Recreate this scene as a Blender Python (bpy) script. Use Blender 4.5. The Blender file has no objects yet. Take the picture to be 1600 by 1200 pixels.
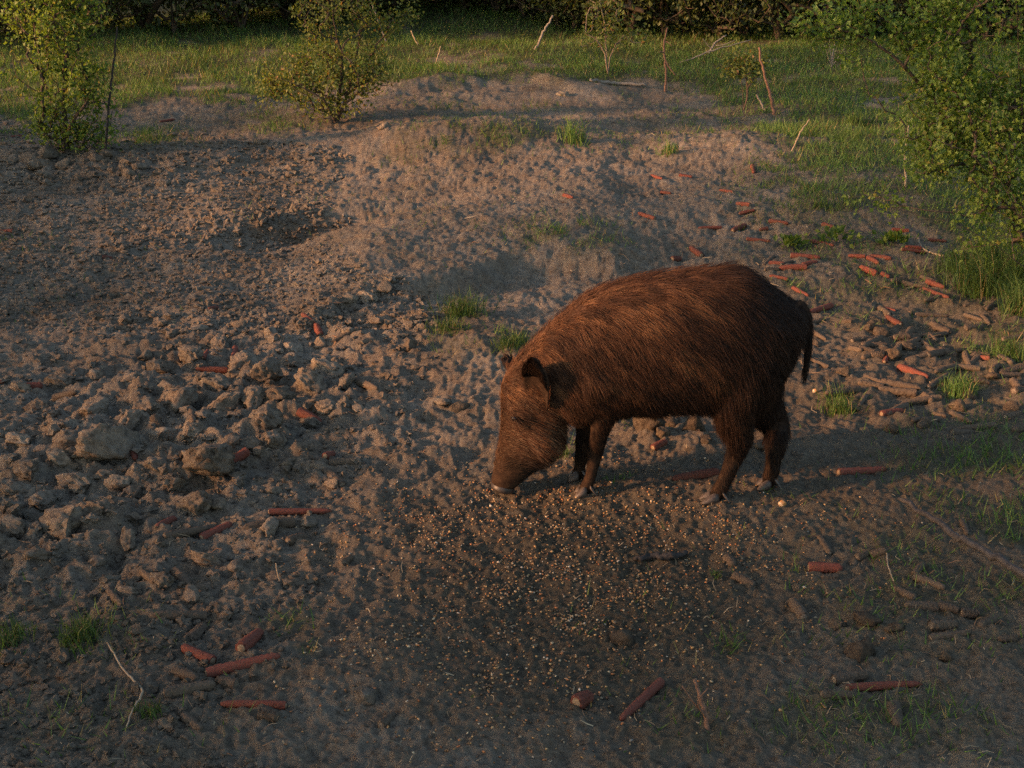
import bpy, bmesh, math, random
import numpy as np
from mathutils import Vector

rng = np.random.default_rng(7)
random.seed(7)
scene = bpy.context.scene
col = scene.collection
rad = math.radians

# ------------------------------------------------------------------ camera
CAM = np.array([0.0, 0.0, 1.58]); PITCH = rad(19.3); FPX = 1980.0
cp_, sp_ = math.cos(PITCH), math.sin(PITCH)
FWD = np.array([0, cp_, -sp_]); UPV = np.array([0, sp_, cp_]); RGT = np.array([1.0, 0, 0])
cd = bpy.data.cameras.new('camera'); cam = bpy.data.objects.new('camera', cd); col.objects.link(cam)
cam.location = CAM; cam.rotation_euler = (rad(90) - PITCH, 0, 0)
cd.sensor_width = 36; cd.lens = FPX / 1600 * 36; cd.clip_start = 0.05; cd.clip_end = 900
scene.camera = cam

# ------------------------------------------------------------------ light
SUN_EL, SUN_AZ = rad(13), rad(252)          # azimuth clockwise from +Y (north): light from the left, a little behind the camera
world = bpy.data.worlds.new('World'); scene.world = world; world.use_nodes = True
wn = world.node_tree.nodes; wl = world.node_tree.links
sky = wn.new('ShaderNodeTexSky'); sky.sky_type = 'NISHITA'; sky.sun_disc = False
sky.air_density = 1.0; sky.dust_density = 2.0; sky.ozone_density = 0.3; sky.sun_elevation = SUN_EL; sky.sun_rotation = SUN_AZ
bgn = wn['Background']; bgn.inputs['Strength'].default_value = 0.15
wl.new(sky.outputs[0], bgn.inputs['Color'])
sd = bpy.data.lights.new('sun', 'SUN'); sun = bpy.data.objects.new('sun', sd); col.objects.link(sun)
sd.energy = 5.0; sd.angle = rad(4.5); sd.color = (1.0, 0.49, 0.24)
to_sun = Vector((math.sin(SUN_AZ) * math.cos(SUN_EL), math.cos(SUN_AZ) * math.cos(SUN_EL), math.sin(SUN_EL)))
sun.rotation_euler = to_sun.to_track_quat('Z', 'Y').to_euler(); sun.location = (-6, -3, 6)

scene.view_settings.view_transform = 'Standard'; scene.view_settings.look = 'None'
scene.view_settings.gamma = 1.0; scene.view_settings.use_curve_mapping = False
scene.view_settings.exposure = 1.22
scene.render.engine = 'CYCLES'
scene.cycles.use_denoising = False; scene.cycles.sample_clamp_indirect = 3.0; scene.cycles.sample_clamp_direct = 5.0
scene.cycles.max_bounces = 6; scene.cycles.diffuse_bounces = 3; scene.cycles.transparent_max_bounces = 4

# ------------------------------------------------------------------ helpers
def tag(o, label=None, cat=None, group=None, kind=None):
    if label: o['label'] = label
    if cat: o['category'] = cat
    if group: o['group'] = group
    if kind: o['kind'] = kind
    return o

def mesh_np(name, V, F, smooth=True, attrs=None):
    """V (n,3); F: (m,3) or (m,4) int array, or list of such arrays."""
    V = np.asarray(V, dtype=np.float32)
    Fs = F if isinstance(F, list) else [F]
    Fs = [np.asarray(f, dtype=np.int32) for f in Fs if len(f)]
    me = bpy.data.meshes.new(name)
    me.vertices.add(len(V)); me.vertices.foreach_set('co', V.ravel())
    loops = np.concatenate([f.ravel() for f in Fs])
    tot = np.concatenate([np.full(len(f), f.shape[1], np.int32) for f in Fs])
    start = np.concatenate([[0], np.cumsum(tot)[:-1]]).astype(np.int32)
    me.loops.add(len(loops)); me.loops.foreach_set('vertex_index', loops)
    me.polygons.add(len(tot)); me.polygons.foreach_set('loop_start', start)
    me.update(calc_edges=True)
    me.polygons.foreach_set('use_smooth', np.full(len(tot), smooth, dtype=bool))
    for k, a in (attrs or {}).items():
        a = np.asarray(a, dtype=np.float32)
        if a.ndim == 1:
            at = me.attributes.new(k, 'FLOAT', 'POINT'); at.data.foreach_set('value', a)
        else:
            if a.shape[1] == 3: a = np.concatenate([a, np.ones((len(a), 1), np.float32)], 1)
            at = me.attributes.new(k, 'FLOAT_COLOR', 'POINT'); at.data.foreach_set('color', a.ravel())
    me.update()
    return me

def obj(name, me, mat=None, parent=None, loc=None):
    o = bpy.data.objects.new(name, me); col.objects.link(o)
    if mat is not None:
        if len(me.materials) == 0: me.materials.append(mat)
    if parent is not None: o.parent = parent
    if loc is not None: o.location = loc
    return o

def empty(name, loc):
    o = bpy.data.objects.new(name, None); col.objects.link(o); o.location = loc
    o.empty_display_size = 0.1
    return o

def hsh(ix, iy, iz, seed):
    h = (ix.astype(np.int64) * 374761393 + iy.astype(np.int64) * 668265263 + iz.astype(np.int64) * 2147483647 + seed * 1274126177) & 0xffffffff
    h = ((h ^ (h >> 13)) * 1274126177) & 0xffffffff
    h = ((h ^ (h >> 16)) * 2246822519) & 0xffffffff
    return ((h ^ (h >> 15)) & 0xffff) / 65535.0

def vnoise2(x, y, seed=0):
    """smooth gradient-like noise, about -1..1"""
    xi, yi = np.floor(x), np.floor(y); fx, fy = x - xi, y - yi
    u = fx * fx * fx * (fx * (fx * 6 - 15) + 10); v = fy * fy * fy * (fy * (fy * 6 - 15) + 10)
    z = np.zeros_like(xi)
    def g(dx, dy):
        a = hsh(xi + dx, yi + dy, z, seed) * 2 * np.pi
        return np.cos(a) * (fx - dx) + np.sin(a) * (fy - dy)
    return 1.5 * ((g(0, 0) * (1 - u) + g(1, 0) * u) * (1 - v) + (g(0, 1) * (1 - u) + g(1, 1) * u) * v)

def vnoise3(P, seed=0):
    Pi = np.floor(P); f = P - Pi; u = f * f * (3 - 2 * f)
    r = 0
    for dx in (0, 1):
        for dy in (0, 1):
            for dz in (0, 1):
                w = (u[:, 0] if dx else 1 - u[:, 0]) * (u[:, 1] if dy else 1 - u[:, 1]) * (u[:, 2] if dz else 1 - u[:, 2])
                r = r + w * hsh(Pi[:, 0] + dx, Pi[:, 1] + dy, Pi[:, 2] + dz, seed)
    return r * 2 - 1

def worley2(x, y, seed=0):
    xi, yi = np.floor(x), np.floor(y); z = np.zeros_like(xi)
    d1 = np.full(x.shape, 9.0)
    for dx in (-1, 0, 1):
        for dy in (-1, 0, 1):
            cx, cy = xi + dx, yi + dy
            px = cx + hsh(cx, cy, z, seed); py = cy + hsh(cx, cy, z, seed + 31)
            d1 = np.minimum(d1, (px - x) ** 2 + (py - y) ** 2)
    return np.sqrt(d1)

def sstep(a, b, x):
    t = np.clip((x - a) / (b - a), 0, 1)
    return t * t * (3 - 2 * t)

# pixel (1600x1200 photograph) <-> world
def ray(px, py):
    return FWD[None] + np.outer((np.atleast_1d(px) - 800) / FPX, RGT) + np.outer((600 - np.atleast_1d(py)) / FPX, UPV)
def unproj(px, py, Y):
    d = ray(px, py)[0]
    return CAM + d * (Y / d[1])
def project(P):
    q = P - CAM
    z = np.maximum(q @ FWD, 1e-3)
    return 800 + FPX * (q @ RGT) / z, 600 - FPX * (q @ UPV) / z

# ------------------------------------------------------------------ terrain
def base_h(x, y):
    return 0.055 * (np.logaddexp(0, (np.minimum(y, 13.5) - 4.6) * 2.2) / 2.2) + 0.01 * np.maximum(y - 13.5, 0)

def march(h, px, py, n=1400, zmax=60.0):
    px = np.atleast_1d(np.asarray(px, float)); py = np.atleast_1d(np.asarray(py, float))
    d = ray(px, py)
    t = 1.2 * (zmax / 1.2) ** (np.arange(n) / (n - 1))
    X = CAM[0] + d[:, 0:1] * t; Y = CAM[1] + d[:, 1:2] * t; Z = CAM[2] + d[:, 2:3] * t
    under = Z < h(X, Y)
    k = np.argmax(under, axis=1); k = np.where(under.any(axis=1), k, n - 1)
    i = np.arange(len(px)); k0 = np.maximum(k - 1, 0)
    a = Z[i, k0] - h(X[i, k0], Y[i, k0]); b = Z[i, k] - h(X[i, k], Y[i, k])
    s = np.clip(a / np.where(np.abs(a - b) < 1e-9, 1, a - b), 0, 1)
    tt = t[k0] + (t[k] - t[k0]) * s
    P = CAM + d * tt[:, None]
    P[:, 2] = h(P[:, 0], P[:, 1])
    return P

def gb(px, py): return march(base_h, px, py)

def terrace(pts, amp, width, x0, x1, fade):
    P = gb([p[0] for p in pts], [p[1] for p in pts])
    o = np.argsort(P[:, 0]); xs, ys = P[o, 0], P[o, 1]
    def f(x, y):
        yc = np.interp(x, xs, ys) + 0.10 * vnoise2(x * 2.3, y * 0 + 3.1, 5) + 0.05 * vnoise2(x * 6, y * 0 + 1.7, 6)
        w = sstep(xs[0] - .1, xs[0] + fade, x) * (1 - sstep(xs[-1] - fade, xs[-1] + .1, x))
        d = y - yc
        return amp * w * (sstep(-width, width * .4, d) * np.exp(-np.maximum(d, 0) / 1.6))
    return f
def bump(px, py, rx, ry, amp, rot=0.0):
    c = gb([px], [py])[0]
    ca, sa = math.cos(rot), math.sin(rot)
    def f(x, y):
        dx, dy = x - c[0], y - c[1]
        u = (dx * ca + dy * sa) / rx; v = (-dx * sa + dy * ca) / ry
        return amp * np.exp(-(u * u + v * v))
    return f
FEAT = [
    terrace([(360, 610), (450, 535), (550, 478), (650, 462), (740, 440), (800, 412), (880, 405), (960, 418), (1060, 400)], 0.10, 0.20, 0, 0, 0.5),
    terrace([(560, 158), (640, 142), (760, 130), (830, 124), (900, 150), (1010, 160)], 0.07, 0.30, 0, 0, 0.7),
    bump(480, 352, .55, .15, -.15, .5), bump(440, 380, .22, .14, -.05), bump(800, 405, .16, .22, -.025),
    bump(690, 235, .9, .5, .16), bump(670, 222, .22, .16, -.07), bump(780, 222, .8, .35, .05),
    bump(120, 250, .75, .45, .10), bump(520, 180, .6, .4, .06),
    bump(1180, 235, .8, .5, .10), bump(1420, 300, 1.2, .8, .10), bump(660, 500, .35, .25, .05), bump(740, 560, .35, .22, .05),
    bump(1060, 690, .22, .10, .045), bump(330, 640, .7, .35, .05), bump(120, 720, .5, .3, .05), bump(90, 850, .3, .2, .04),
    bump(900, 900, .8, .5, -.03), bump(1400, 700, .3, .15, .03), bump(0, 60, 5, 2.5, .15), bump(690, 45, 2.5, 1.5, .36),
]
def macro_h(x, y):
    h = base_h(x, y)
    for f in FEAT: h = h + f(x, y)
    h = h + 0.045 * vnoise2(x * .8, y * .8, 1) * sstep(3.5, 6, y) + 0.02 * vnoise2(x * 2.1 + 9, y * 2.1, 2)
    return h

def curve(px, pts):
    return np.interp(px, [p[0] for p in pts], [p[1] for p in pts])
GRASS_EDGE = [(-900, 260), (-100, 225), (60, 205), (170, 178), (300, 150), (400, 168), (560, 160), (640, 133), (760, 116), (850, 112), (1000, 142), (1100, 170),
              (1180, 205), (1260, 265), (1330, 330), (1420, 355), (1500, 415), (1600, 480), (2300, 800)]
PATCH = [(760, 212, 110, 20, .8), (890, 368, 75, 24, .7), (715, 500, 42, 42, .55), (800, 535, 34, 18, .7), (235, 215, 60, 16, .7), (430, 188, 60, 22, .6),
         (1290, 300, 110, 50, .5), (1240, 260, 60, 25, .6), (1330, 380, 120, 40, .35), (1400, 440, 160, 60, .28), (1560, 545, 60, 40, .5), (1500, 605, 30, 20, .5),
         (1310, 630, 26, 16, .6), (1240, 445, 25, 14, .5), (1540, 730, 140, 80, .34), (1450, 900, 200, 160, .16), (1300, 1120, 260, 70, .28), (1590, 850, 80, 160, .32),
         (60, 1010, 150, 60, .32), (150, 1120, 200, 60, .16), (465, 968, 45, 14, .5), (480, 1015, 15, 10, .5), (1045, 225, 22, 18, .5), (1000, 980, 120, 60, .07),
         (1140, 1010, 22, 14, .5), (870, 700, 30, 14, .35), (1010, 660, 40, 12, .3), (965, 750, 20, 8, .3), (640, 250, 60, 20, .25), (60, 440, 200, 60, .05), (600, 330, 250, 80, .06),
         (700, 170, 90, 14, .25), (1000, 210, 100, 30, .2), (1130, 190, 90, 25, .4), (40, 380, 60, 16, .2), (850, 170, 60, 12, .2)]
def grass_mask(px, py, x, y):
    e = curve(px, GRASS_EDGE) + 30 * vnoise2(x * 1.1, y * .8, 11) + 22 * vnoise2(x * 3.4, y * 2.4, 12)
    far = sstep(26, -34, py - e) * np.where(py < 260, 1, .85)
    patchy = .25 * sstep(60, 10, py - 90) + .9 * sstep(-.34, .40, vnoise2(x * 2.2, y * 2.2, 13) + .5 * vnoise2(x * 6, y * 6, 14) + np.clip((e - py) / 60, 0, .55))
    g = far * np.clip(patchy, 0, 1)
    for cx, cy, rx, ry, d in PATCH:
        q = ((px - cx) / rx) ** 2 + ((py - cy) / ry) ** 2
        g = np.maximum(g, min(d * (1.6 if cx > 1200 else 1.15), .95) * np.exp(-q * .9) * sstep(-.6, .2, vnoise2(x * 5, y * 5, 15)))
    return np.clip(g, 0, 1)
def clod_mask(px, py):
    a = np.exp(-(((px - 300) / 260) ** 2 + ((py - 640) / 110) ** 2)) + np.exp(-(((px - 90) / 230) ** 2 + ((py - 790) / 110) ** 2))
    b = .55 * np.exp(-(((px - 560) / 130) ** 2 + ((py - 520) / 60) ** 2)) + .3 * np.exp(-(((px - 330) / 260) ** 2 + ((py - 900) / 90) ** 2))
    c = .4 * np.exp(-(((px - 1440) / 200) ** 2 + ((py - 570) / 110) ** 2)) + .35 * np.exp(-(((px - 1200) / 160) ** 2 + ((py - 370) / 50) ** 2))
    d = .45 * np.exp(-(((px - 110) / 160) ** 2 + ((py - 262) / 34) ** 2))
    return np.clip(np.maximum(np.maximum(a, b), np.maximum(c, d)), 0, 1)
def bait_shade_mask(px, py):
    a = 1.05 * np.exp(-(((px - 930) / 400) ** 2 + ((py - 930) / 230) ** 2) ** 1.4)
    b = .62 * np.exp(-(((px - 1480) / 420) ** 2 + ((py - 760) / 420) ** 2) ** 1.6) + .4 * np.exp(-(((px - 150) / 420) ** 2 + ((py - 1120) / 170) ** 2))  # right and near-left lobes: dark soil, with shade put into its colour
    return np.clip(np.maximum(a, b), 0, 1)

def full_h0(x, y):
    m = macro_h(x, y)
    P = np.stack([x, y, m], -1)
    sh = P.shape[:-1]
    px, py = project(P.reshape(-1, 3)); px = px.reshape(sh); py = py.reshape(sh)
    behind = y < 1.3
    cl = np.where(behind, 0, clod_mask(px, py)); bt = np.where(behind, 0, bait_shade_mask(px, py))
    near = sstep(17, 10, y)
    amp = (.66 + 1.7 * cl + .3 * vnoise2(x * .9 + 4, y * .9, 41)) * (1 - .4 * bt) * near
    h = m + amp * (0.018 * vnoise2(x * 5, y * 5, 21) + 0.013 * vnoise2(x * 11, y * 11, 22) + 0.010 * vnoise2(x * 23, y * 23, 23))
    qx = x + .045 * vnoise2(x * 6, y * 6, 3) + .02 * vnoise2(x * 15, y * 15, 4); qy = y + .045 * vnoise2(x * 6 + 7, y * 6, 3) + .02 * vnoise2(x * 15 + 3, y * 15, 4)
    w = worley2(qx * 11, qy * 11, 24)
    h = h + amp * 0.018 * (0.55 - np.minimum(w, 1)) * (.4 + .6 * sstep(-.3, .4, vnoise2(x * 1.7, y * 1.7, 29)))
    w2 = worley2(qx * 31, qy * 31, 25)
    h = h + near * 0.0085 * (0.55 - np.minimum(w2, 1)) * sstep(14, 9, y)
    h = h + near * 0.0065 * vnoise2(x * 55, y * 55, 26) * sstep(13, 8, y)
    return h

# dense fan in front of the camera, coarse skirt to the horizon
def grow_axis(a, b, n): return a * (b / a) ** (np.linspace(0, 1, n))
u = np.linspace(0, 1, 640)
p_ = 0.62
yd = (1.75 ** -p_ + (14.5 ** -p_ - 1.75 ** -p_) * u) ** (-1 / p_)
ys = np.concatenate([-np.linspace(14, -1.6, 14), yd, grow_axis(14.9, 420, 26)])
sdn = np.linspace(-.50, .50, 860)
ex = .5 + grow_axis(.01, 16, 26)
ss = np.concatenate([-ex[::-1], sdn, ex])
wy = np.maximum(ys, 1.3) + .55
Xg = ss[None, :] * wy[:, None]; Yg = np.repeat(ys[:, None], len(ss), 1)
Zg = full_h0(Xg, Yg)
nr, nc = Xg.shape
def full_h(x, y):
    """height of the finished ground sheet at (x, y)"""
    x = np.asarray(x, float); y = np.asarray(y, float)
    s = x / (np.maximum(y, 1.3) + .55)
    fi = np.clip(np.interp(y, ys, np.arange(nr)), 0, nr - 1.001); fj = np.clip(np.interp(s, ss, np.arange(nc)), 0, nc - 1.001)
    i, j = fi.astype(int), fj.astype(int); a, b = fi - i, fj - j
    return (Zg[i, j] * (1 - b) + Zg[i, j + 1] * b) * (1 - a) + (Zg[i + 1, j] * (1 - b) + Zg[i + 1, j + 1] * b) * a
def ground(px, py): return march(full_h, px, py, n=700)
Vg = np.stack([Xg, Yg, Zg], -1).reshape(-1, 3)
idx = np.arange(nr * nc).reshape(nr, nc)
Fg = np.stack([idx[:-1, :-1], idx[:-1, 1:], idx[1:, 1:], idx[1:, :-1]], -1).reshape(-1, 4)
pxg, pyg = project(Vg)
beh = Vg[:, 1] < 1.3
gm = np.where(beh, .4, grass_mask(pxg, pyg, Vg[:, 0], Vg[:, 1])); bm_ = np.where(beh, .2, bait_shade_mask(pxg, pyg))

# ------------------------------------------------------------------ materials
def nodes(name):
    m = bpy.data.materials.new(name); m.use_nodes = True
    nt = m.node_tree
    return m, nt.nodes, nt.links, nt.nodes['Principled BSDF']
def ramp(n, l, src, stops):
    r = n.new('ShaderNodeValToRGB'); l.new(src, r.inputs['Fac'])
    e = r.color_ramp.elements
    while len(e) < len(stops): e.new(.5)
    for q, (p, c) in zip(e, stops): q.position = p; q.color = (*c, 1)
    return r.outputs['Color']
def mix(n, l, fac, a, b, mode='MIX'):
    m = n.new('ShaderNodeMix'); m.data_type = 'RGBA'; m.blend_type = mode
    for i, v in ((0, fac), (6, a), (7, b)):
        if isinstance(v, (int, float)): m.inputs[i].default_value = v
        elif isinstance(v, tuple): m.inputs[i].default_value = (*v, 1)
        else: l.new(v, m.inputs[i])
    return m.outputs[2]
def noise(n, l, scale, detail=4, rough=.6, vec=None, dist=0.0):
    t = n.new('ShaderNodeTexNoise'); t.inputs['Scale'].default_value = scale
    t.inputs['Detail'].default_value = detail; t.inputs['Roughness'].default_value = rough; t.inputs['Distortion'].default_value = dist
    if vec is not None: l.new(vec, t.inputs['Vector'])
    return t.outputs['Fac']
def attr(n, name):
    a = n.new('ShaderNodeAttribute'); a.attribute_name = name
    return a
def bumpn(n, l, h, strength, dist, prev=None):
    b = n.new('ShaderNodeBump'); b.inputs['Strength'].default_value = strength; b.inputs['Distance'].default_value = dist
    l.new(h, b.inputs['Height'])
    if prev is not None: l.new(prev, b.inputs['Normal'])
    return b.outputs['Normal']

def soil_material(name, ground_sheet, darken=False):
    m, n, l, b = nodes(name)
    tc = n.new('ShaderNodeTexCoord'); geo = n.new('ShaderNodeNewGeometry')
    vec = geo.outputs['Position'] if ground_sheet else tc.outputs['Object']
    k = 1 if ground_sheet else .12
    pos = geo.outputs['Position']
    c1 = ramp(n, l, noise(n, l, 1.7, 6, .65, pos), [(.3, (.133, .117, .094)), (.5, (.198, .175, .143)), (.72, (.268, .238, .196))])
    c2 = ramp(n, l, noise(n, l, 38, 5, .7, pos), [(.30, (.30, .28, .26)), (.46, (.85, .84, .83)), (.6, (1.0, 1.0, .98)), (.74, (1.4, 1.34, 1.25))])
    c = mix(n, l, 1.0, c1, c2, 'MULTIPLY')
    c3 = ramp(n, l, noise(n, l, 9, 4, .6, pos), [(.4, (0, 0, 0)), (.7, (1, 1, 1))])
    c = mix(n, l, c3, c, mix(n, l, 1.0, c, (1.07, .93, .80), 'MULTIPLY'))
    if darken: c = mix(n, l, 1.0, c, (.5, .47, .44), 'MULTIPLY')
    if ground_sheet:
        ba = attr(n, 'bait_shade').outputs['Fac']; ga = attr(n, 'grass').outputs['Fac']
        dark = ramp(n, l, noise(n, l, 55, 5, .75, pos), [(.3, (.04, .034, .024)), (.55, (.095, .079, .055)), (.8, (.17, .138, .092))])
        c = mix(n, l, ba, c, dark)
        gcol = ramp(n, l, noise(n, l, 18, 5, .7, pos), [(.3, (.03, .035, .014)), (.55, (.06, .07, .025)), (.8, (.13, .11, .06))])
        gf = n.new('ShaderNodeMath'); gf.operation = 'MULTIPLY'; gf.inputs[1].default_value = .85; l.new(ga, gf.inputs[0])
        c = mix(n, l, gf.outputs[0], c, gcol)
    l.new(c, b.inputs['Base Color']); b.inputs['Roughness'].default_value = .95
    b.inputs['Specular IOR Level'].default_value = .15
    v = n.new('ShaderNodeTexVoronoi'); v.inputs['Scale'].default_value = 90; l.new(pos, v.inputs['Vector'])
    if not ground_sheet:
        oi = n.new('ShaderNodeObjectInfo')
        c = mix(n, l, 1.0, c, ramp(n, l, oi.outputs['Random'], [(0, (.72, .71, .70)), (.5, (.95, .95, .95)), (1, (1.18, 1.15, 1.1))]), 'MULTIPLY'); l.new(c, b.inputs['Base Color'])
    nm = bumpn(n, l, v.outputs['Distance'], .6, .010)
    nm = bumpn(n, l, noise(n, l, 110, 6, .8, pos), 1.0, (.015 if ground_sheet else .009), nm)
    l.new(nm, b.inputs['Normal'])
    return m
M_GROUND = soil_material('rooted_soil', True)
M_CLOD = soil_material('dry_clod_soil', False)
M_CLOD_DARK = soil_material('dark_clod_soil', False, True)  # same clod earth in a darker tone, matching the darkened ground

def cob_material(name, lo, hi, mud):
    m, n, l, b = nodes(name)
    oi = n.new('ShaderNodeObjectInfo'); tc = n.new('ShaderNodeTexCoord')
    add = n.new('ShaderNodeVectorMath'); add.operation = 'ADD'
    l.new(tc.outputs['Object'], add.inputs[0]); l.new(oi.outputs['Location'], add.inputs[1])
    c = ramp(n, l, noise(n, l, 60, 3, .6, add.outputs[0]), [(.3, lo), (.7, hi)])
    tone = ramp(n, l, oi.outputs['Random'], [(0, (.62, .6, .6)), (1, (1.2, 1.2, 1.15))])
    c = mix(n, l, 1.0, c, tone, 'MULTIPLY')
    dirt = ramp(n, l, noise(n, l, 26, 5, .75, add.outputs[0]), [(mud - .06, (0, 0, 0)), (mud + .12, (1, 1, 1))])
    c = mix(n, l, dirt, c, (.10, .079, .058))
    l.new(c, b.inputs['Base Color']); b.inputs['Roughness'].default_value = .85; b.inputs['Specular IOR Level'].default_value = .2
    l.new(bumpn(n, l, noise(n, l, 300, 3, .6, add.outputs[0]), .6, .002), b.inputs['Normal'])
    return m
M_COB_RED = cob_material('red_cob_husk', (.118, .019, .012), (.23, .048, .03), .50)
M_COB_BROWN = cob_material('weathered_cob_husk', (.05, .037, .027), (.115, .083, .056), .45)
def flat_noise_material(name, lo, hi, scale=40, rough=.9, bump_s=.4, bump_d=.003):
    m, n, l, b = nodes(name)
    geo = n.new('ShaderNodeNewGeometry')
    c = ramp(n, l, noise(n, l, scale, 4, .65, geo.outputs['Position']), [(.3, lo), (.7, hi)])
    l.new(c, b.inputs['Base Color']); b.inputs['Roughness'].default_value = rough; b.inputs['Specular IOR Level'].default_value = .25
    l.new(bumpn(n, l, noise(n, l, scale * 4, 4, .7, geo.outputs['Position']), bump_s, bump_d), b.inputs['Normal'])
    return m
M_PITH = flat_noise_material('cob_pith', (.12, .085, .055), (.26, .19, .12), 200)
M_BARK = flat_noise_material('shrub_bark', (.035, .026, .02), (.10, .075, .055), 60)
M_BARK_LIGHT = flat_noise_material('pale_bark', (.14, .10, .07), (.30, .22, .15), 60)
M_STICK_DARK = flat_noise_material('dark_stick_bark', (.016, .015, .015), (.045, .04, .038), 60)
M_STICK_BARE = flat_noise_material('bare_stick_bark', (.03, .027, .026), (.08, .07, .065), 60)
M_STICK_RED = flat_noise_material('reddish_dead_wood', (.11, .06, .042), (.20, .115, .075), 60)
M_STICK_GREY = flat_noise_material('weathered_grey_wood', (.13, .11, .09), (.25, .215, .175), 60)
M_STRAW_STALK = flat_noise_material('dry_stalk', (.18, .135, .09), (.33, .26, .175), 80)

def leaf_material(name, trans=.45, gloss=.4):
    m, n, l, b = nodes(name)
    a = attr(n, 'tint')
    l.new(a.outputs['Color'], b.inputs['Base Color']); b.inputs['Roughness'].default_value = .55; b.inputs['Specular IOR Level'].default_value = gloss
    t = n.new('ShaderNodeBsdfTranslucent')
    c = mix(n, l, 1.0, a.outputs['Color'], (1.5, 1.45, .6), 'MULTIPLY'); l.new(c, t.inputs['Color'])
    ms = n.new('ShaderNodeMixShader'); ms.inputs[0].default_value = trans
    l.new(b.outputs[0], ms.inputs[1]); l.new(t.outputs[0], ms.inputs[2])
    l.new(ms.outputs[0], n['Material Output'].inputs['Surface'])
    return m
M_LEAF = leaf_material('spring_leaves')
M_GRASS = leaf_material('grass_blades', .35, .3)
def tint_material(name, rough=.6, spec=.3):
    m, n, l, b = nodes(name)
    a = attr(n, 'tint'); l.new(a.outputs['Color'], b.inputs['Base Color'])
    b.inputs['Roughness'].default_value = rough; b.inputs['Specular IOR Level'].default_value = spec
    return m
M_KERNEL = tint_material('corn_kernels', .45, .4)
M_STRAW = tint_material('dry_litter', .85, .2)

# ------------------------------------------------------------------ ground object
g_me = mesh_np('ground', Vg, Fg, True, {'grass': gm, 'bait_shade': bm_})
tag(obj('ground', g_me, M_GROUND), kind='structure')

# ------------------------------------------------------------------ tube helper
def tube(path, radii, sides=8, wob=0.0, seed=0, cap=True):
    path = np.asarray(path, float); n = len(path)
    r = np.interp(np.linspace(0, 1, n), np.linspace(0, 1, len(radii)), radii)
    T = np.gradient(path, axis=0); T /= np.linalg.norm(T, axis=1)[:, None] + 1e-9
    ref = np.array([0.13, 0.21, 1.0]) if abs(T[:, 2]).mean() < .8 else np.array([1.0, .2, .1])
    A = np.cross(T, ref); A /= np.linalg.norm(A, axis=1)[:, None] + 1e-9
    B = np.cross(T, A)
    th = np.linspace(0, 2 * np.pi, sides, endpoint=False)
    rg = np.random.default_rng(seed)
    rr = r[:, None] * (1 + wob * rg.normal(size=(n, sides)))
    V = path[:, None] + rr[..., None] * (np.cos(th)[None, :, None] * A[:, None] + np.sin(th)[None, :, None] * B[:, None])
    i = np.arange(n * sides).reshape(n, sides); j = np.roll(i, -1, 1)
    F = np.stack([i[:-1], j[:-1], j[1:], i[1:]], -1).reshape(-1, 4)
    V = V.reshape(-1, 3); Fl = [F]
    if cap:
        V = np.concatenate([V, path[:1], path[-1:]])
        a, c = len(V) - 2, len(V) - 1
        t0 = np.stack([j[0], i[0], np.full(sides, a)], -1); t1 = np.stack([i[-1], j[-1], np.full(sides, c)], -1)
        Fl.append(np.concatenate([t0, t1]))
    return V, Fl
def resample(P, n):
    P = np.asarray(P, float)
    if len(P) > 2:   # Catmull-Rom
        Q = np.vstack([2 * P[0] - P[1], P, 2 * P[-1] - P[-2]]); out = []
        m = len(P) - 1
        for t in np.linspace(0, m, n):
            k = min(int(t), m - 1); f = t - k
            a, b_, c, d = Q[k], Q[k + 1], Q[k + 2], Q[k + 3]
            out.append(.5 * ((2 * b_) + (-a + c) * f + (2 * a - 5 * b_ + 4 * c - d) * f * f + (-a + 3 * b_ - 3 * c + d) * f ** 3))
        return np.array(out)
    return P[0] + (P[-1] - P[0]) * np.linspace(0, 1, n)[:, None]

#@@BOAR
# ------------------------------------------------------------------ wild boar
YB = 3.53
TH = math.tan(rad(18.4))
def g_z(x, y): return float(full_h(np.array([x]), np.array([y]))[0])
def ring_loft(sections, nseg=28, sub=4, power=2.0):
    """sections: (top px, bottom px, half width, plane Y)"""
    C, A, W = [], [], []
    for (tp, bp, hw, Y) in sections:
        P1, P2 = unproj(*tp, Y), unproj(*bp, Y)
        c = (P1 + P2) / 2; a = (P1 - P2) / 2; E = np.linalg.norm(a)
        vert = abs(a[2]) / E
        b = math.sqrt(max(E * E - (hw * TH * vert) ** 2, (E * .5) ** 2))
        C.append(c); A.append(a / E * b); W.append(hw)
    n = len(C) * sub
    C = resample(C, n); A = resample(A, n); W = resample(np.array(W)[:, None] * np.ones((1, 3)), n)[:, 0]
    th = np.linspace(0, 2 * np.pi, nseg, endpoint=False)
    cs, sn = np.cos(th), np.sin(th)
    lat = np.array([0, 1.0, 0])
    e = 2 / power
    cx = np.sign(cs) * np.abs(cs) ** e; sx = np.sign(sn) * np.abs(sn) ** e
    V = C[:, None] + sx[None, :, None] * A[:, None] + (cx[None, :] * W[:, None])[..., None] * lat
    V = V.reshape(-1, 3)
    i = np.arange(n * nseg).reshape(n, nseg); j = np.roll(i, -1, 1)
    F = [np.stack([i[:-1], j[:-1], j[1:], i[1:]], -1).reshape(-1, 4)]
    V = np.concatenate([V, C[:1], C[-1:]]); a, c = len(V) - 2, len(V) - 1
    F.append(np.concatenate([np.stack([j[0], i[0], np.full(nseg, a)], -1), np.stack([i[-1], j[-1], np.full(nseg, c)], -1)]))
    return V, F
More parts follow.
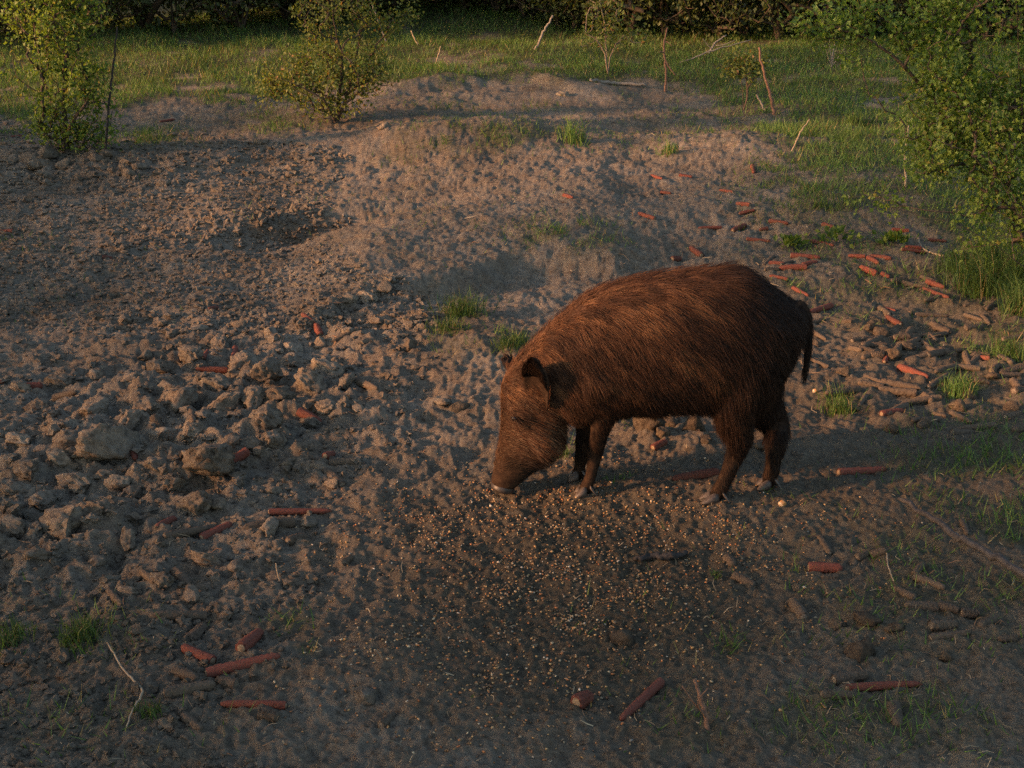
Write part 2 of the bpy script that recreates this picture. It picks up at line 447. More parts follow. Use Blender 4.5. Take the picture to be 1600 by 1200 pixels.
def leg(chain, sides=14):
    """chain: (px, py, Y, radius)"""
    P = [unproj(a, b, Y) for a, b, Y, r in chain]; R = [r for *_, r in chain]
    P = np.array(P); n = 26
    t = np.concatenate([[0], np.cumsum(np.linalg.norm(np.diff(P, axis=0), axis=1))]); t /= t[-1]
    tt = np.linspace(0, 1, n)
    path = np.stack([np.interp(tt, t, P[:, k]) for k in range(3)], 1)
    path[1:-1] = path[1:-1] * .5 + (path[:-2] + path[2:]) * .25
    return tube(path, np.interp(tt, t, R), sides)

torso = [((1256, 488), (1240, 528), .05, YB), ((1245, 473), (1226, 558), .10, YB), ((1220, 456), (1204, 602), .135, YB), ((1188, 434), (1180, 632), .16, YB),
         ((1150, 418), (1142, 636), .172, YB), ((1096, 421), (1094, 636), .18, YB), ((1040, 427), (1042, 637), .185, YB), ((983, 437), (994, 645), .178, YB),
         ((930, 453), (946, 654), .165, YB), ((892, 479), (906, 656), .145, YB), ((857, 508), (882, 655), .122, YB), ((827, 538), (872, 645), .105, YB),
         ((799, 569), (864, 636), .092, YB)]
head = [((845, 540), (890, 640), .10, YB), ((802, 570), (884, 652), .10, YB), ((785, 596), (882, 668), .094, YB), ((782, 625), (880, 680), .088, YB), ((783, 655), (874, 692), .080, YB),
        ((780, 684), (861, 709), .066, YB), ((775, 708), (844, 726), .054, YB), ((771, 730), (825, 743), .045, YB), ((768, 745), (811, 756), .040, YB), ((766, 754), (802, 764), .036, YB)]
fn = ground([904], [771])[0]; ff = ground([893], [749])[0]; hn = ground([1110], [782])[0]; hf = ground([1190], [761])[0]
YF, YFF, YH, YHF = fn[1], ff[1], hn[1], hf[1]
legs = [
    leg([(930, 550, YB - .07, .09), (942, 612, YB - .085, .066), (943, 645, YB - .08, .040), (936, 678, YB - .07, .027), (930, 706, YF + .01, .024), (925, 736, YF, .017), (920, 755, YF, .019), (912, 766, YF, .019)]),
    leg([(925, 545, YB + .09, .10), (930, 620, YB + .085, .075), (926, 655, YB + .08, .05), (915, 690, YB + .075, .032), (911, 704, YFF, .024), (907, 724, YFF, .018), (904, 737, YFF, .019), (900, 745, YFF, .019)]),
    leg([(1182, 500, YB - .045, .108), (1166, 550, YB - .07, .104), (1150, 598, YB - .082, .088), (1144, 634, YB - .088, .068), (1150, 662, YB - .085, .048), (1158, 686, YB - .08, .034), (1148, 712, YH + .01, .026), (1137, 738, YH, .021), (1128, 760, YH, .022), (1118, 774, YH, .021)]),
    leg([(1182, 500, YB + .05, .10), (1180, 570, YB + .075, .082), (1190, 622, YB + .09, .058), (1214, 664, YB + .085, .036), (1212, 690, YHF, .028), (1209, 715, YHF, .023), (1206, 740, YHF, .023), (1200, 752, YHF, .021)]),
]
brow = tube([unproj(800, 640, YB - .075), unproj(808, 648, YB - .086), unproj(822, 650, YB - .085)], [.012, .018, .012], 10)
cheek = tube([unproj(836, 663, YB - .045), unproj(846, 686, YB - .048), unproj(834, 708, YB - .03)], [.048, .050, .032], 14)
cheek2 = tube([unproj(836, 663, YB + .045), unproj(846, 686, YB + .048), unproj(834, 708, YB + .03)], [.048, .050, .032], 14)
shoulder = tube([unproj(915, 530, YB - .08), unproj(935, 585, YB - .10), unproj(948, 630, YB - .09)], [.06, .075, .05], 14)
tailc = tube(resample([unproj(1244, 474, YB), unproj(1259, 492, YB), unproj(1263, 535, YB - .01), unproj(1258, 592, YB - .01)], 14), [.022, .016, .012, .008], 10)
pieces = [ring_loft(torso, 30, 4, 2.25), ring_loft(head, 26, 4, 2.2)] + legs + [brow, cheek, cheek2, shoulder, tailc]
bm = bmesh.new()
for V, Fl in pieces:
    vs = [bm.verts.new(v) for v in V]
    for F in Fl:
        for f in F: 
            try: bm.faces.new([vs[k] for k in f])
            except ValueError: pass
bmesh.ops.recalc_face_normals(bm, faces=bm.faces)
tmp = bpy.data.meshes.new('tmp_boar'); bm.to_mesh(tmp); bm.free()
to = bpy.data.objects.new('tmp_boar', tmp); col.objects.link(to)
md = to.modifiers.new('r', 'REMESH'); md.mode = 'VOXEL'; md.voxel_size = .0075; md.use_smooth_shade = True
ms_ = to.modifiers.new('s', 'SMOOTH'); ms_.factor = .5; ms_.iterations = 10
dg = bpy.context.evaluated_depsgraph_get()
body_me = bpy.data.meshes.new_from_object(to.evaluated_get(dg))
bpy.data.objects.remove(to); bpy.data.meshes.remove(tmp)
body_me.name = 'boar_body'

ORG = np.array([(fn[0] + hn[0]) / 2, YB, (fn[2] + hn[2]) / 2])
boar = empty('wild_boar', ORG)
tag(boar, 'reddish brown wild boar rooting for corn with its snout on the ground', 'boar')
nv = len(body_me.vertices)
BV = np.empty(nv * 3, np.float32); body_me.vertices.foreach_get('co', BV); BV = BV.reshape(-1, 3)
# never push a foot under the soil
BV -= ORG.astype(np.float32)
body_me.vertices.foreach_set('co', BV.ravel()); body_me.update()

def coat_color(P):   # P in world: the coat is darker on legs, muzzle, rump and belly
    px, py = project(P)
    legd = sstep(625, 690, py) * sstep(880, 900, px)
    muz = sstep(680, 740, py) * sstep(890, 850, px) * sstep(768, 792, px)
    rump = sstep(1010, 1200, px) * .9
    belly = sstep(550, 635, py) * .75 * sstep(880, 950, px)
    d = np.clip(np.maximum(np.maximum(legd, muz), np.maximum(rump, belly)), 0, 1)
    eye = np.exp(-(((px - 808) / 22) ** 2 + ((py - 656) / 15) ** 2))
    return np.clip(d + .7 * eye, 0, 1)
m, n, l, b = nodes('boar_skin')
geo = n.new('ShaderNodeNewGeometry')
l.new(ramp(n, l, noise(n, l, 50, 4, .6, geo.outputs['Position']), [(.3, (.018, .012, .009)), (.7, (.045, .027, .017))]), b.inputs['Base Color'])
b.inputs['Roughness'].default_value = 1.0; b.inputs['Specular IOR Level'].default_value = .05
M_SKIN = m
m, n, l, b = nodes('boar_bristles')
a = attr(n, 'tint'); hi_ = n.new('ShaderNodeHairInfo')
tipc = ramp(n, l, hi_.outputs['Intercept'], [(0, (.45, .42, .4)), (.55, (1, 1, 1)), (1, (1.45, 1.38, 1.25))])
l.new(mix(n, l, 1.0, a.outputs['Color'], tipc, 'MULTIPLY'), b.inputs['Base Color'])
b.inputs['Roughness'].default_value = .6; b.inputs['Specular IOR Level'].default_value = .14
M_FUR = m
body = obj('body', body_me, M_SKIN, boar)

def sample_surface(me, count, seed):
    rg = np.random.default_rng(seed)
    me.calc_loop_triangles()
    T = np.empty(len(me.loop_triangles) * 3, np.int32); me.loop_triangles.foreach_get('vertices', T); T = T.reshape(-1, 3)
    V = np.empty(len(me.vertices) * 3, np.float32); me.vertices.foreach_get('co', V); V = V.reshape(-1, 3)
    N = np.empty(len(me.vertices) * 3, np.float32); me.vertices.foreach_get('normal', N); N = N.reshape(-1, 3)
    ar = np.linalg.norm(np.cross(V[T[:, 1]] - V[T[:, 0]], V[T[:, 2]] - V[T[:, 0]]), axis=1)
    k = rg.choice(len(T), count, p=ar / ar.sum())
    r1, r2 = np.sqrt(rg.random(count)), rg.random(count)
    w = np.stack([1 - r1, r1 * (1 - r2), r1 * r2], 1)
    P = (V[T[k]] * w[..., None]).sum(1); Nn = (N[T[k]] * w[..., None]).sum(1)
    Nn /= np.linalg.norm(Nn, axis=1)[:, None] + 1e-9
    return P, Nn

def add_fur(name, parent, P, N, flow, length, lift, tint, width, npt=5, seed=1, droop=.25):
    rg = np.random.default_rng(seed); c = len(P)
    F = flow - (flow * N).sum(1)[:, None] * N
    F /= np.linalg.norm(F, axis=1)[:, None] + 1e-6
    # jitter and clumping
    F = F + .12 * rg.normal(size=F.shape); cl = np.stack([vnoise3(P * 30 + 5, 3), vnoise3(P * 30 + 50, 4), vnoise3(P * 30 + 90, 5)], 1)
    F = F + .34 * cl
    F = F - (F * N).sum(1)[:, None] * N * .8
    F /= np.linalg.norm(F, axis=1)[:, None] + 1e-6
    t = np.linspace(0, 1, npt)[None, :, None]
    L = length[:, None, None]
    pos = P[:, None] - N[:, None] * .002 + L * (F[:, None] * (t * .95) + N[:, None] * (lift[:, None, None] * (t - .45 * t * t))) + L * np.array([0, 0, -1.0]) * droop * t * t
    hc = bpy.data.hair_curves.new(name); hc.add_curves([npt] * c)
    hc.attributes['position'].data.foreach_set('vector', pos.astype(np.float32).ravel())
    ra = hc.attributes.get('radius') or hc.attributes.new('radius', 'FLOAT', 'POINT')
    rr = width[:, None] * np.linspace(1, .18, npt)[None]
    ra.data.foreach_set('value', rr.astype(np.float32).ravel())
    ta = hc.attributes.new('tint', 'FLOAT_COLOR', 'CURVE')
    ta.data.foreach_set('color', np.concatenate([tint, np.ones((c, 1))], 1).astype(np.float32).ravel())
    hc.materials.append(M_FUR)
    o = bpy.data.objects.new(name, hc); col.objects.link(o); o.parent = parent
    return o

NF = 105000
P, N = sample_surface(body_me, NF, 4)
Pw = P + ORG
px, py = project(Pw)
# flow field from bones (world): start, end, flow direction
def bone(a, b_, f): return (unproj(*a), unproj(*b_), np.array(f, float) / np.linalg.norm(f))
bones = [
    bone((1240, 520, YB), (1150, 520, YB), (1, 0, -.55)), bone((1150, 520, YB), (1000, 540, YB), (1, 0, -.38)), bone((1000, 540, YB), (900, 580, YB), (1, 0, -.45)),
    bone((900, 580, YB), (840, 600, YB), (.9, 0, -.3)), bone((830, 620, YB), (825, 670, YB), (.75, 0, .3)), bone((825, 690, YB), (795, 750, YB), (.35, 0, .9)),
    bone((862, 680, YB - .05), (850, 715, YB - .03), (.85, 0, -.55)), bone((862, 680, YB + .05), (850, 715, YB + .03), (.85, 0, -.55)),
    bone((940, 640, YB - .08), (915, 765, YF), (.12, 0, -1)), bone((926, 640, YB + .08), (900, 745, YFF), (.12, 0, -1)),
    bone((940, 600, YB - .1), (945, 645, YB - .09), (.5, 0, -.8)),
    bone((1160, 610, YB - .10), (1150, 680, YB - .09), (.35, 0, -1)), bone((1158, 686, YB - .08), (1118, 774, YH), (.1, 0, -1)),
    bone((1195, 600, YB + .09), (1212, 664, YB + .09), (.35, 0, -1)), bone((1212, 664, YB + .09), (1200, 752, YHF), (.1, 0, -1)),
    bone((1260, 495, YB), (1258, 592, YB), (.0, 0, -1)),
]
Wt = []; 
for a, b_, f in bones:
    ab = b_ - a; t = np.clip(((Pw - a) @ ab) / (ab @ ab), 0, 1)
    d = np.linalg.norm(Pw - (a + t[:, None] * ab), axis=1)
    Wt.append(1 / (d + .03) ** 4)
Wt = np.array(Wt); Wt /= Wt.sum(0)
flow = (Wt[:, :, None] * np.array([f for *_, f in bones])[:, None]).sum(0)
tailw = Wt[-1]; legw = Wt[8] + Wt[9] + Wt[12] + Wt[14]; facew = Wt[4] + Wt[5]; cheekw = Wt[6] + Wt[7]
length = (.040 + .018 * rng.random(NF)) * (1 - .55 * np.clip(legw, 0, 1)) * (1 + .35 * sstep(-.2, -.7, N[:, 2]) * sstep(980, 1010, px)) * (1 - .62 * np.clip(facew, 0, 1)) * (1 + .05 * cheekw)
crest = np.clip(N[:, 2], 0, 1) ** 3 * sstep(1240, 1100, px)
length = length * (1 + .4 * crest) * (1 - .45 * sstep(.4, .8, tailw)) * (1 - .4 * sstep(600, 650, py) * sstep(900, 930, px) * sstep(1010, 980, px))
muzz = sstep(720, 755, py) * sstep(850, 800, px); length *= 1 - .6 * muzz
lift = .17 + .13 * rng.random(NF) + .18 * crest + .08 * cheekw + .38 * (rng.random(NF) < .07)
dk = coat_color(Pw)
q = rng.random(NF); clump = .5 + .5 * vnoise3(P * 26, 9) + .35 * vnoise3(P * 9, 8)
base = np.array([.030, .015, .009]); rust = np.array([.098, .044, .022]); tan = np.array([.20, .10, .046])
al = P[:, 0] * .9 - P[:, 2] * .42; ac = P[:, 0] * .42 + P[:, 2] * .9
streak = vnoise3(np.stack([al * 14, ac * 85, P[:, 1] * 60], 1), 15) + .6 * vnoise3(np.stack([al * 6, ac * 34, P[:, 1] * 25], 1), 16)
tintc = base + (rust - base) * np.clip(.42 + .55 * streak + .22 * vnoise3(P * 9, 8) + .16 * (q - .5), 0, 1)[:, None]
istan = (.5 * sstep(.35, .95, streak + .3 * q) * (1 - dk))[:, None]
tintc = tintc * (1 - istan) + tan * istan
griz = (np.clip(facew + cheekw, 0, 1) * (rng.random(NF) < .3) * .7)[:, None]; tintc = tintc * (1 - griz) + np.array([.16, .105, .065]) * griz
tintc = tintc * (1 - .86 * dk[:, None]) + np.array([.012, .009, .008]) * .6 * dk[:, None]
width = np.where(q > .86, .0010, .00085) * (1 - .3 * np.clip(legw + facew, 0, 1))
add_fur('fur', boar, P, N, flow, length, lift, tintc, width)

# ears
def ear_mesh(base, tip, open_dir, W):
    base, tip = np.array(base), np.array(tip)
    ax = tip - base; L = np.linalg.norm(ax); ax /= L
    op = np.array(open_dir, float); op -= ax * (op @ ax); op /= np.linalg.norm(op)
    sd_ = np.cross(ax, op)
    nu, nv_ = 14, 13
    V = []
    for i in range(nu):
        u_ = i / (nu - 1)
        w = W * (math.sin(math.pi * (.2 + .5 * u_)) ** .75)
        if u_ > .72: w *= math.sqrt(1 - .86 * ((u_ - .72) / .28) ** 2)
        ang = 1.25 - .55 * u_
        for j in range(nv_):
            v = j / (nv_ - 1) * 2 - 1
            a_ = v * ang
            V.append(base + ax * (L * u_ * (1 - .06 * v * v)) + sd_ * (w * math.sin(a_) / math.sin(ang) * 1.0) + op * (w * (1 - math.cos(a_)) * .95) + op * (.012 * u_ * u_))
    i = np.arange(nu * nv_).reshape(nu, nv_)
    F = np.stack([i[:-1, :-1], i[:-1, 1:], i[1:, 1:], i[1:, :-1]], -1).reshape(-1, 4)
    return np.array(V) - ORG, F
for (bs, tp_, od, sd_) in (((848, 628, YB - .088), (840, 556, YB - .15), (-.62, -.80, .05), 11), ((818, 600, YB + .07), (806, 556, YB + .125), (-.8, .5, .2), 12)):
    V, F = ear_mesh(unproj(*bs), unproj(*tp_), od, .047)
    me = mesh_np('ear', V, F)
    e = obj('ear', me, M_SKIN, boar)
    so = e.modifiers.new('thick', 'SOLIDIFY'); so.thickness = .006; so.offset = 0
    P2, N2 = sample_surface(me, 9000, sd_)
    opd = np.array(od) / np.linalg.norm(od)
    rg2 = np.random.default_rng(sd_)
    N2 = np.where((rg2.random(len(N2)) < .55)[:, None] == ((N2 @ opd) < 0)[:, None], N2, -N2)
    outer = (N2 @ opd) < 0
    axd = unproj(*tp_) - unproj(*bs); axd /= np.linalg.norm(axd)
    fl = np.repeat(axd[None], len(P2), 0)
    P2o = P2 + N2 * .003
    tc_ = np.where(outer[:, None], np.array([.085, .036, .018]) * (.5 + rg2.random((len(P2), 1))), np.array([.022, .013, .009]) * (.4 + 1.4 * rg2.random((len(P2), 1))))
    f2 = add_fur('ear_fur', e, P2o, N2, fl, .015 + .016 * rg2.random(len(P2)), np.where(outer, .3, .75), tc_, np.full(len(P2), .0006), 4, sd_, .05)

# eye
def ico(sub):
    b_ = bmesh.new(); bmesh.ops.create_icosphere(b_, subdivisions=sub, radius=1)
    b_.verts.ensure_lookup_table()
    V = np.array([v.co[:] for v in b_.verts]); F = np.array([[v.index for v in f.verts] for f in b_.faces]); b_.free()
    return V, F
I1, I2, I3 = ico(1), ico(2), ico(3)      # 12/42/162 verts
I4 = ico(4)
m, n, l, b = nodes('boar_eye'); b.inputs['Base Color'].default_value = (.008, .006, .005, 1); b.inputs['Roughness'].default_value = .08; M_EYE = m
def first_hit(px_, py_):   # nearest body point along the pixel's ray
    d = ray(px_, py_)[0]; d /= np.linalg.norm(d)
    q_ = BV + ORG - CAM; t = q_ @ d; off = np.linalg.norm(q_ - t[:, None] * d, axis=1)
    k = np.where(off < .009)[0]
    k = k[np.argmin(t[k])]
    return BV[k] + ORG
ep = first_hit(801, 657)
obj('eye', mesh_np('eye', I3[0] * .009 + (ep - ORG) + np.array([0, -.001, 0]), I3[1]), M_EYE, boar)
# snout disc with two nostrils
m, n, l, b = nodes('boar_snout_skin'); geo = n.new('ShaderNodeNewGeometry')
l.new(ramp(n, l, noise(n, l, 90, 4, .6, geo.outputs['Position']), [(.3, (.014, .011, .01)), (.7, (.04, .03, .025))]), b.inputs['Base Color'])
b.inputs['Roughness'].default_value = .5; M_SNOUT = m
c0 = unproj(786, 759, YB); axn = unproj(780, 772, YB) - unproj(800, 700, YB); axn /= np.linalg.norm(axn)
up_ = np.array([-1.0, 0, 0]); up_ -= axn * (up_ @ axn); up_ /= np.linalg.norm(up_); lt_ = np.cross(axn, up_)
V, F = [], []
ns = 28
prof = [(-.014, .90), (-.006, 1.04), (.004, 1.10), (.010, 1.04), (.011, .8), (.009, .45)]
for (h_, s_) in prof:
    for k in range(ns):
        a_ = 2 * math.pi * k / ns
        x_, y_ = .034 * s_ * math.cos(a_), .037 * s_ * math.sin(a_)
        dent = sum(math.exp(-((x_ - .004) ** 2 / .00006 + (y_ - q_) ** 2 / .00005)) for q_ in (-.015, .015)) * (.012 if s_ < .85 else 0)
        V.append(c0 + axn * (h_ - dent) + up_ * x_ + lt_ * y_)
V.append(c0 + axn * .009)
for i in range(len(prof) - 1):
    for k in range(ns): F.append([i * ns + k, i * ns + (k + 1) % ns, (i + 1) * ns + (k + 1) % ns, (i + 1) * ns + k])
T3 = [[(len(prof) - 1) * ns + k, (len(prof) - 1) * ns + (k + 1) % ns, len(V) - 1] for k in range(ns)]
obj('snout_disc', mesh_np('snout_disc', np.array(V) - ORG, [np.array(F), np.array(T3)]), M_SNOUT, boar)
# hooves: two toes and two dewclaws on each foot
m, n, l, b = nodes('boar_hoof'); geo = n.new('ShaderNodeNewGeometry')
l.new(ramp(n, l, noise(n, l, 120, 3, .6, geo.outputs['Position']), [(.3, (.028, .022, .019)), (.7, (.085, .066, .054))]), b.inputs['Base Color'])
b.inputs['Roughness'].default_value = .6; M_HOOF = m
def toe(top, tipp, w, hgt):
    top, tipp = np.array(top), np.array(tipp)
    secs = []
    for t_, ws, hs in ((0, .75, 1.0), (.25, 1.0, .98), (.55, 1.0, .72), (.85, .72, .38), (1.0, .35, .16)):
        c = top + (tipp - top) * t_; secs.append((c, w * ws, hgt * hs))
    V, F = [], []; ns_ = 12
    fw = tipp - top; fw[2] = 0; fw /= np.linalg.norm(fw); sdv = np.array([-fw[1], fw[0], 0])
    for c, ws, hs in secs:
        for k in range(ns_):
            a_ = 2 * math.pi * k / ns_
            V.append(c + sdv * ws * math.cos(a_) + np.array([0, 0, 1.0]) * (hs * (.5 + .5 * math.sin(a_))))
    n_ = len(secs)
    for i in range(n_ - 1):
        for k in range(ns_): F.append([i * ns_ + k, i * ns_ + (k + 1) % ns_, (i + 1) * ns_ + (k + 1) % ns_, (i + 1) * ns_ + k])
    V.append(secs[0][0] + np.array([0, 0, secs[0][2] * .5])); V.append(secs[-1][0] + np.array([0, 0, secs[-1][2] * .5]))
    T_ = [[(k + 1) % ns_, k, len(V) - 2] for k in range(ns_)] + [[(n_ - 1) * ns_ + k, (n_ - 1) * ns_ + (k + 1) % ns_, len(V) - 1] for k in range(ns_)]
    return np.array(V) - ORG, [np.array(F), np.array(T_)]
for (ax_, ay_, tx_, ty_, Y_) in ((915, 768, 897, 773, YF), (902, 747, 888, 751, YFF), (1121, 775, 1093, 784, YH), (1202, 753, 1181, 762, YHF)):
    A_ = ground([ax_], [ay_])[0]; B_ = unproj(tx_, ty_, Y_)
    A_ = np.array([unproj(ax_, ay_, Y_)[0], Y_, 0]); B_ = np.array([unproj(tx_, ty_, Y_)[0], Y_ - .006, 0])
    gz = max(g_z(A_[0], A_[1]), g_z(B_[0], B_[1])) - .004
    A_[2] = B_[2] = gz
    for s_ in (-1, 1):
        o_ = np.array([0, .0135 * s_, 0]); o2 = np.array([0, .019 * s_, 0])
        V, F = toe(A_ + o_, B_ + o2, .013, .034); obj('hoof', mesh_np('hoof', V, F), M_HOOF, boar)
    D_ = A_ + np.array([.020, 0, .022])
    for s_ in (-1, 1):
        V, F = toe(D_ + np.array([-.008, .017 * s_, .006]), D_ + np.array([.016, .022 * s_, -.02]), .006, .012); obj('dewclaw', mesh_np('dewclaw', V, F), M_HOOF, boar)
#@@END

# ------------------------------------------------------------------ soil clods
def clod_mesh(seed, I, rough):
    V, F = I; s = seed * 13.7
    rg = np.random.default_rng(seed)
    P = V * (1 + .30 * vnoise3(V * 1.3 + s, seed))[:, None]
    for _ in range(11):     # broken faces
        nrm = rg.normal(size=3); nrm /= np.linalg.norm(nrm); d = .48 + .34 * rg.random()
        ex_ = np.maximum(P @ nrm - d, 0); P = P - ex_[:, None] * nrm * .92
    q_ = P / (np.linalg.norm(P, axis=1)[:, None] + 1e-9)
    P = P * 1.25 + q_ * (rough * (.36 * (.45 - np.abs(vnoise3(P * 3.1 + s, seed + 1))) + .22 * (.4 - np.abs(vnoise3(P * 7 + s, seed + 2))) + .10 * vnoise3(P * 14 + s, seed + 3) + .05 * vnoise3(P * 24 + s, seed + 4)))[:, None]
    P[:, 2] = np.where(P[:, 2] < -.45, -.45 + (P[:, 2] + .45) * .3, P[:, 2])
    return mesh_np('soil_clod', P * np.array([1, .85, .72]), F)
CL_BIG = [clod_mesh(k, I4, 1.0) for k in range(7)]
CL_SM = [clod_mesh(20 + k, I3, 1.0) for k in range(9)]
for me in CL_BIG + CL_SM: me.materials.append(M_CLOD)
CLOD_REF = [((335, 560), 'around the cobs lying on the clod heap'), ((330, 735), 'next to the largest rounded clod'), ((165, 715), 'next to the bulging clod'), ((95, 838), 'next to the broad flat-topped clod'),
            ((590, 465), 'on the lit earth bank'), ((470, 590), 'where the heap slopes to the boar'), ((300, 915), 'between the heap and the half-buried cobs'), ((60, 620), 'where the heap meets the fine soil slope'), ((700, 635), 'before the face of the boar'), ((470, 800), 'near the long level red cob')]
def heap_label(px_, py_, r_):
    ref = min(CLOD_REF, key=lambda q: math.hypot(q[0][0] - px_, q[0][1] - py_))[1]
    sz = 'sizeable lumpy' if r_ > 25 else ('middling jagged' if r_ > 19 else 'small crumbly')
    return f'{sz} grey mud clod {ref}'
def put_clod(px_, py_, rpx, label, group=None, big=True, seed=0, sink=.34, aspect=1.0):
    rg = np.random.default_rng(seed + 999)
    P = ground([px_], [py_])[0]; z = (P - CAM) @ FWD; r = rpx * z / FPX
    me = (CL_BIG if big else CL_SM)[seed % (7 if big else 9)]
    o = obj('soil_clod', me, None, None, (P[0], P[1] + r * .2, P[2] + r * (.72 * .6 - sink)))
    o.scale = (r * aspect, r, r * (.9 + .25 * rg.random())); o.rotation_euler = (rg.normal() * .25, rg.normal() * .25, rg.random() * 6.28)
    if px_ > 700 and py_ > 450: o.material_slots[0].link = 'OBJECT'; o.material_slots[0].material = M_CLOD_DARK
    tag(o, label, 'soil clod', group)
    return o
HEAP = [(330, 735, 43, 'largest rounded grey clod with a red cob resting against its side'), (165, 715, 44, 'bulging clod of hardened mud beside an upright red cob in the clod heap'),
        (95, 838, 40, 'broad flat-topped clod of mud, farthest from the boar in the clod heap'), (300, 800, 26, 'rounded lone clod on the loose soil behind two crossed cobs')]
for k, (a_, b_, r_, lb) in enumerate(HEAP): put_clod(a_, b_, r_, lb, None, True, k, .2, 1.1)
HEAP2 = [(420, 660, 34), (345, 640, 30), (280, 625, 32), (420, 590, 34), (380, 575, 30), (480, 600, 30), (510, 580, 26), (440, 625, 28), (330, 600, 24), (230, 640, 24), (150, 645, 26), (200, 660, 22),
         (120, 760, 32), (70, 790, 28), (40, 740, 26), (30, 690, 22), (110, 690, 28), (250, 690, 30), (60, 640, 24), (270, 760, 26), (210, 775, 24), (340, 790, 18), (430, 690, 24), (480, 665, 20), (540, 600, 18),
         (395, 625, 22), (300, 560, 26), (255, 580, 22), (205, 600, 24), (345, 545, 22), (460, 550, 20), (500, 540, 16), (545, 520, 16), (575, 470, 22), (600, 455, 16), (545, 470, 14), (640, 545, 16), (690, 630, 16), (715, 640, 14),
         (390, 700, 22), (300, 680, 26), (360, 690, 18), (20, 830, 26), (150, 800, 26), (60, 870, 20), (200, 850, 20), (150, 880, 18), (330, 880, 26), (370, 890, 18), (250, 910, 24), (300, 935, 18), (200, 930, 16), (420, 830, 20), (480, 820, 18), (430, 770, 14),
         (90, 600, 20), (30, 610, 20), (150, 590, 16), (510, 640, 20), (560, 640, 14), (270, 525, 16), (230, 560, 16), (420, 520, 14), (375, 510, 14), (310, 515, 14), (240, 730, 24), (185, 760, 22), (95, 720, 20), (20, 770, 24), (300, 720, 22), (450, 730, 16), (500, 735, 16), (520, 760, 14)]
for k, (a_, b_, r_) in enumerate(HEAP2): put_clod(a_, b_, r_ * .74, heap_label(a_, b_, r_), heap_label(a_, b_, r_)[:60], r_ > 19, 30 + k, .34, 1 + .4 * rng.random())
for k, (a_, b_, r_) in enumerate([(1355, 970, 19), (1345, 1030, 22), (975, 1000, 17), (570, 1095, 20), (1400, 985, 14), (1310, 980, 12), (1480, 1030, 12)]):
    put_clod(a_, b_, r_, 'rounded mud clod on the trampled ground around the spilled corn', 'clods around the spilled corn', False, 130 + k)
for k, (a_, b_, r_) in enumerate([(1378, 525, 15), (1395, 560, 14), (1420, 545, 12), (1358, 515, 12), (1500, 640, 15), (1515, 620, 13), (1320, 585, 11), (1550, 590, 11), (1580, 640, 12), (1395, 675, 13), (1275, 540, 9)]):
    put_clod(a_, b_, r_, 'small brown clod lying in the cob litter near the hawthorn', 'clods in the cob litter', False, 150 + k)
for k, (a_, b_, r_) in enumerate([(1015, 668, 22), (1085, 672, 22), (1050, 665, 16), (1035, 680, 12), (1100, 690, 12)]):
    put_clod(a_, b_, r_, 'crumbly root-bound clod seen under the belly of the boar', 'clods under the boar', False, 180 + k)
for k, (a_, b_, r_) in enumerate([(45, 255, 18), (75, 245, 18), (20, 250, 14), (60, 262, 14), (150, 250, 12), (200, 275, 12), (215, 262, 10), (255, 290, 10), (600, 200, 9), (880, 150, 9), (100, 262, 14)]):
    put_clod(a_, b_, r_, 'grey clod of dug-up earth around the foot of the young green tree', 'clods round the young tree', False, 200 + k)

# crumbs too many to count
def scatter_px(count, seed, xr=(-250, 1850), yr=(120, 1330)):
    """random points over the ground in front, denser near the camera"""
    rg = np.random.default_rng(seed)
    px_ = rg.uniform(*xr, count); py_ = rg.uniform(*yr, count)
    return march(full_h, px_, py_, n=220), px_, py_
def many(P, r, I, seed, rot=True, squash=(1, 1, .75), jit=.22):
    rg = np.random.default_rng(seed); V, F = I; n_ = len(P); k = len(V)
    a_ = rg.random(n_) * 6.283; ca, sa = np.cos(a_), np.sin(a_)
    B = np.repeat(V[None], n_, 0) * (1 + jit * rg.normal(size=(n_, k, 1))).clip(.45, 1.6)
    B = B * (np.array(squash) * (1 + .25 * rg.normal(size=(n_, 1, 3))).clip(.5, 1.7))
    X = B[..., 0] * ca[:, None] - B[..., 1] * sa[:, None]; Y = B[..., 0] * sa[:, None] + B[..., 1] * ca[:, None]
    Q = np.stack([X, Y, B[..., 2]], -1) * r[:, None, None] + P[:, None]
    Fi = F[None] + (np.arange(n_) * k)[:, None, None]
    return Q.reshape(-1, 3), Fi.reshape(-1, F.shape[1])
Vs, Fs, Bs, off = [], [], [], 0
for count, I, lo, hi, seed in ((24000, I1, .0035, .009, 51), (4000, I2, .008, .019, 52), (34000, I1, .0035, .0125, 53)):
    P, px_, py_ = scatter_px(count, seed) if seed < 53 else scatter_px(count, seed, (-250, 1850), (130, 520))
    cl = clod_mask(px_, py_); gmk = grass_mask(px_, py_, P[:, 0], P[:, 1]); bt = bait_shade_mask(px_, py_)
    rg = np.random.default_rng(seed)
    keep = rg.random(count) < (.38 + .62 * cl) * (1 - .85 * gmk) * (1 - .75 * bt) * sstep(140, 240, py_)
    P = P[keep]; cl = cl[keep]
    P[:, 2] = full_h(P[:, 0], P[:, 1])
    r = (lo + (hi - lo) * rg.random(len(P)) ** 2.6) * (1 + .25 * cl) * np.clip(P[:, 1] / 4.5, .9, 1.9)
    P[:, 2] += r * .15
    V, F = many(P, r, I, seed, jit=.32)
    Vs.append(V); Fs.append(F + off); off += len(V); Bs.append(np.repeat(bt[keep], len(I[0])))
tag(obj('soil_crumbs', mesh_np('soil_crumbs', np.concatenate(Vs), np.concatenate(Fs), False, {'bait_shade': np.concatenate(Bs), 'grass': np.zeros(off)}), M_GROUND), 'loose crumbs of dry soil scattered over the rooted ground', 'soil', None, 'stuff')

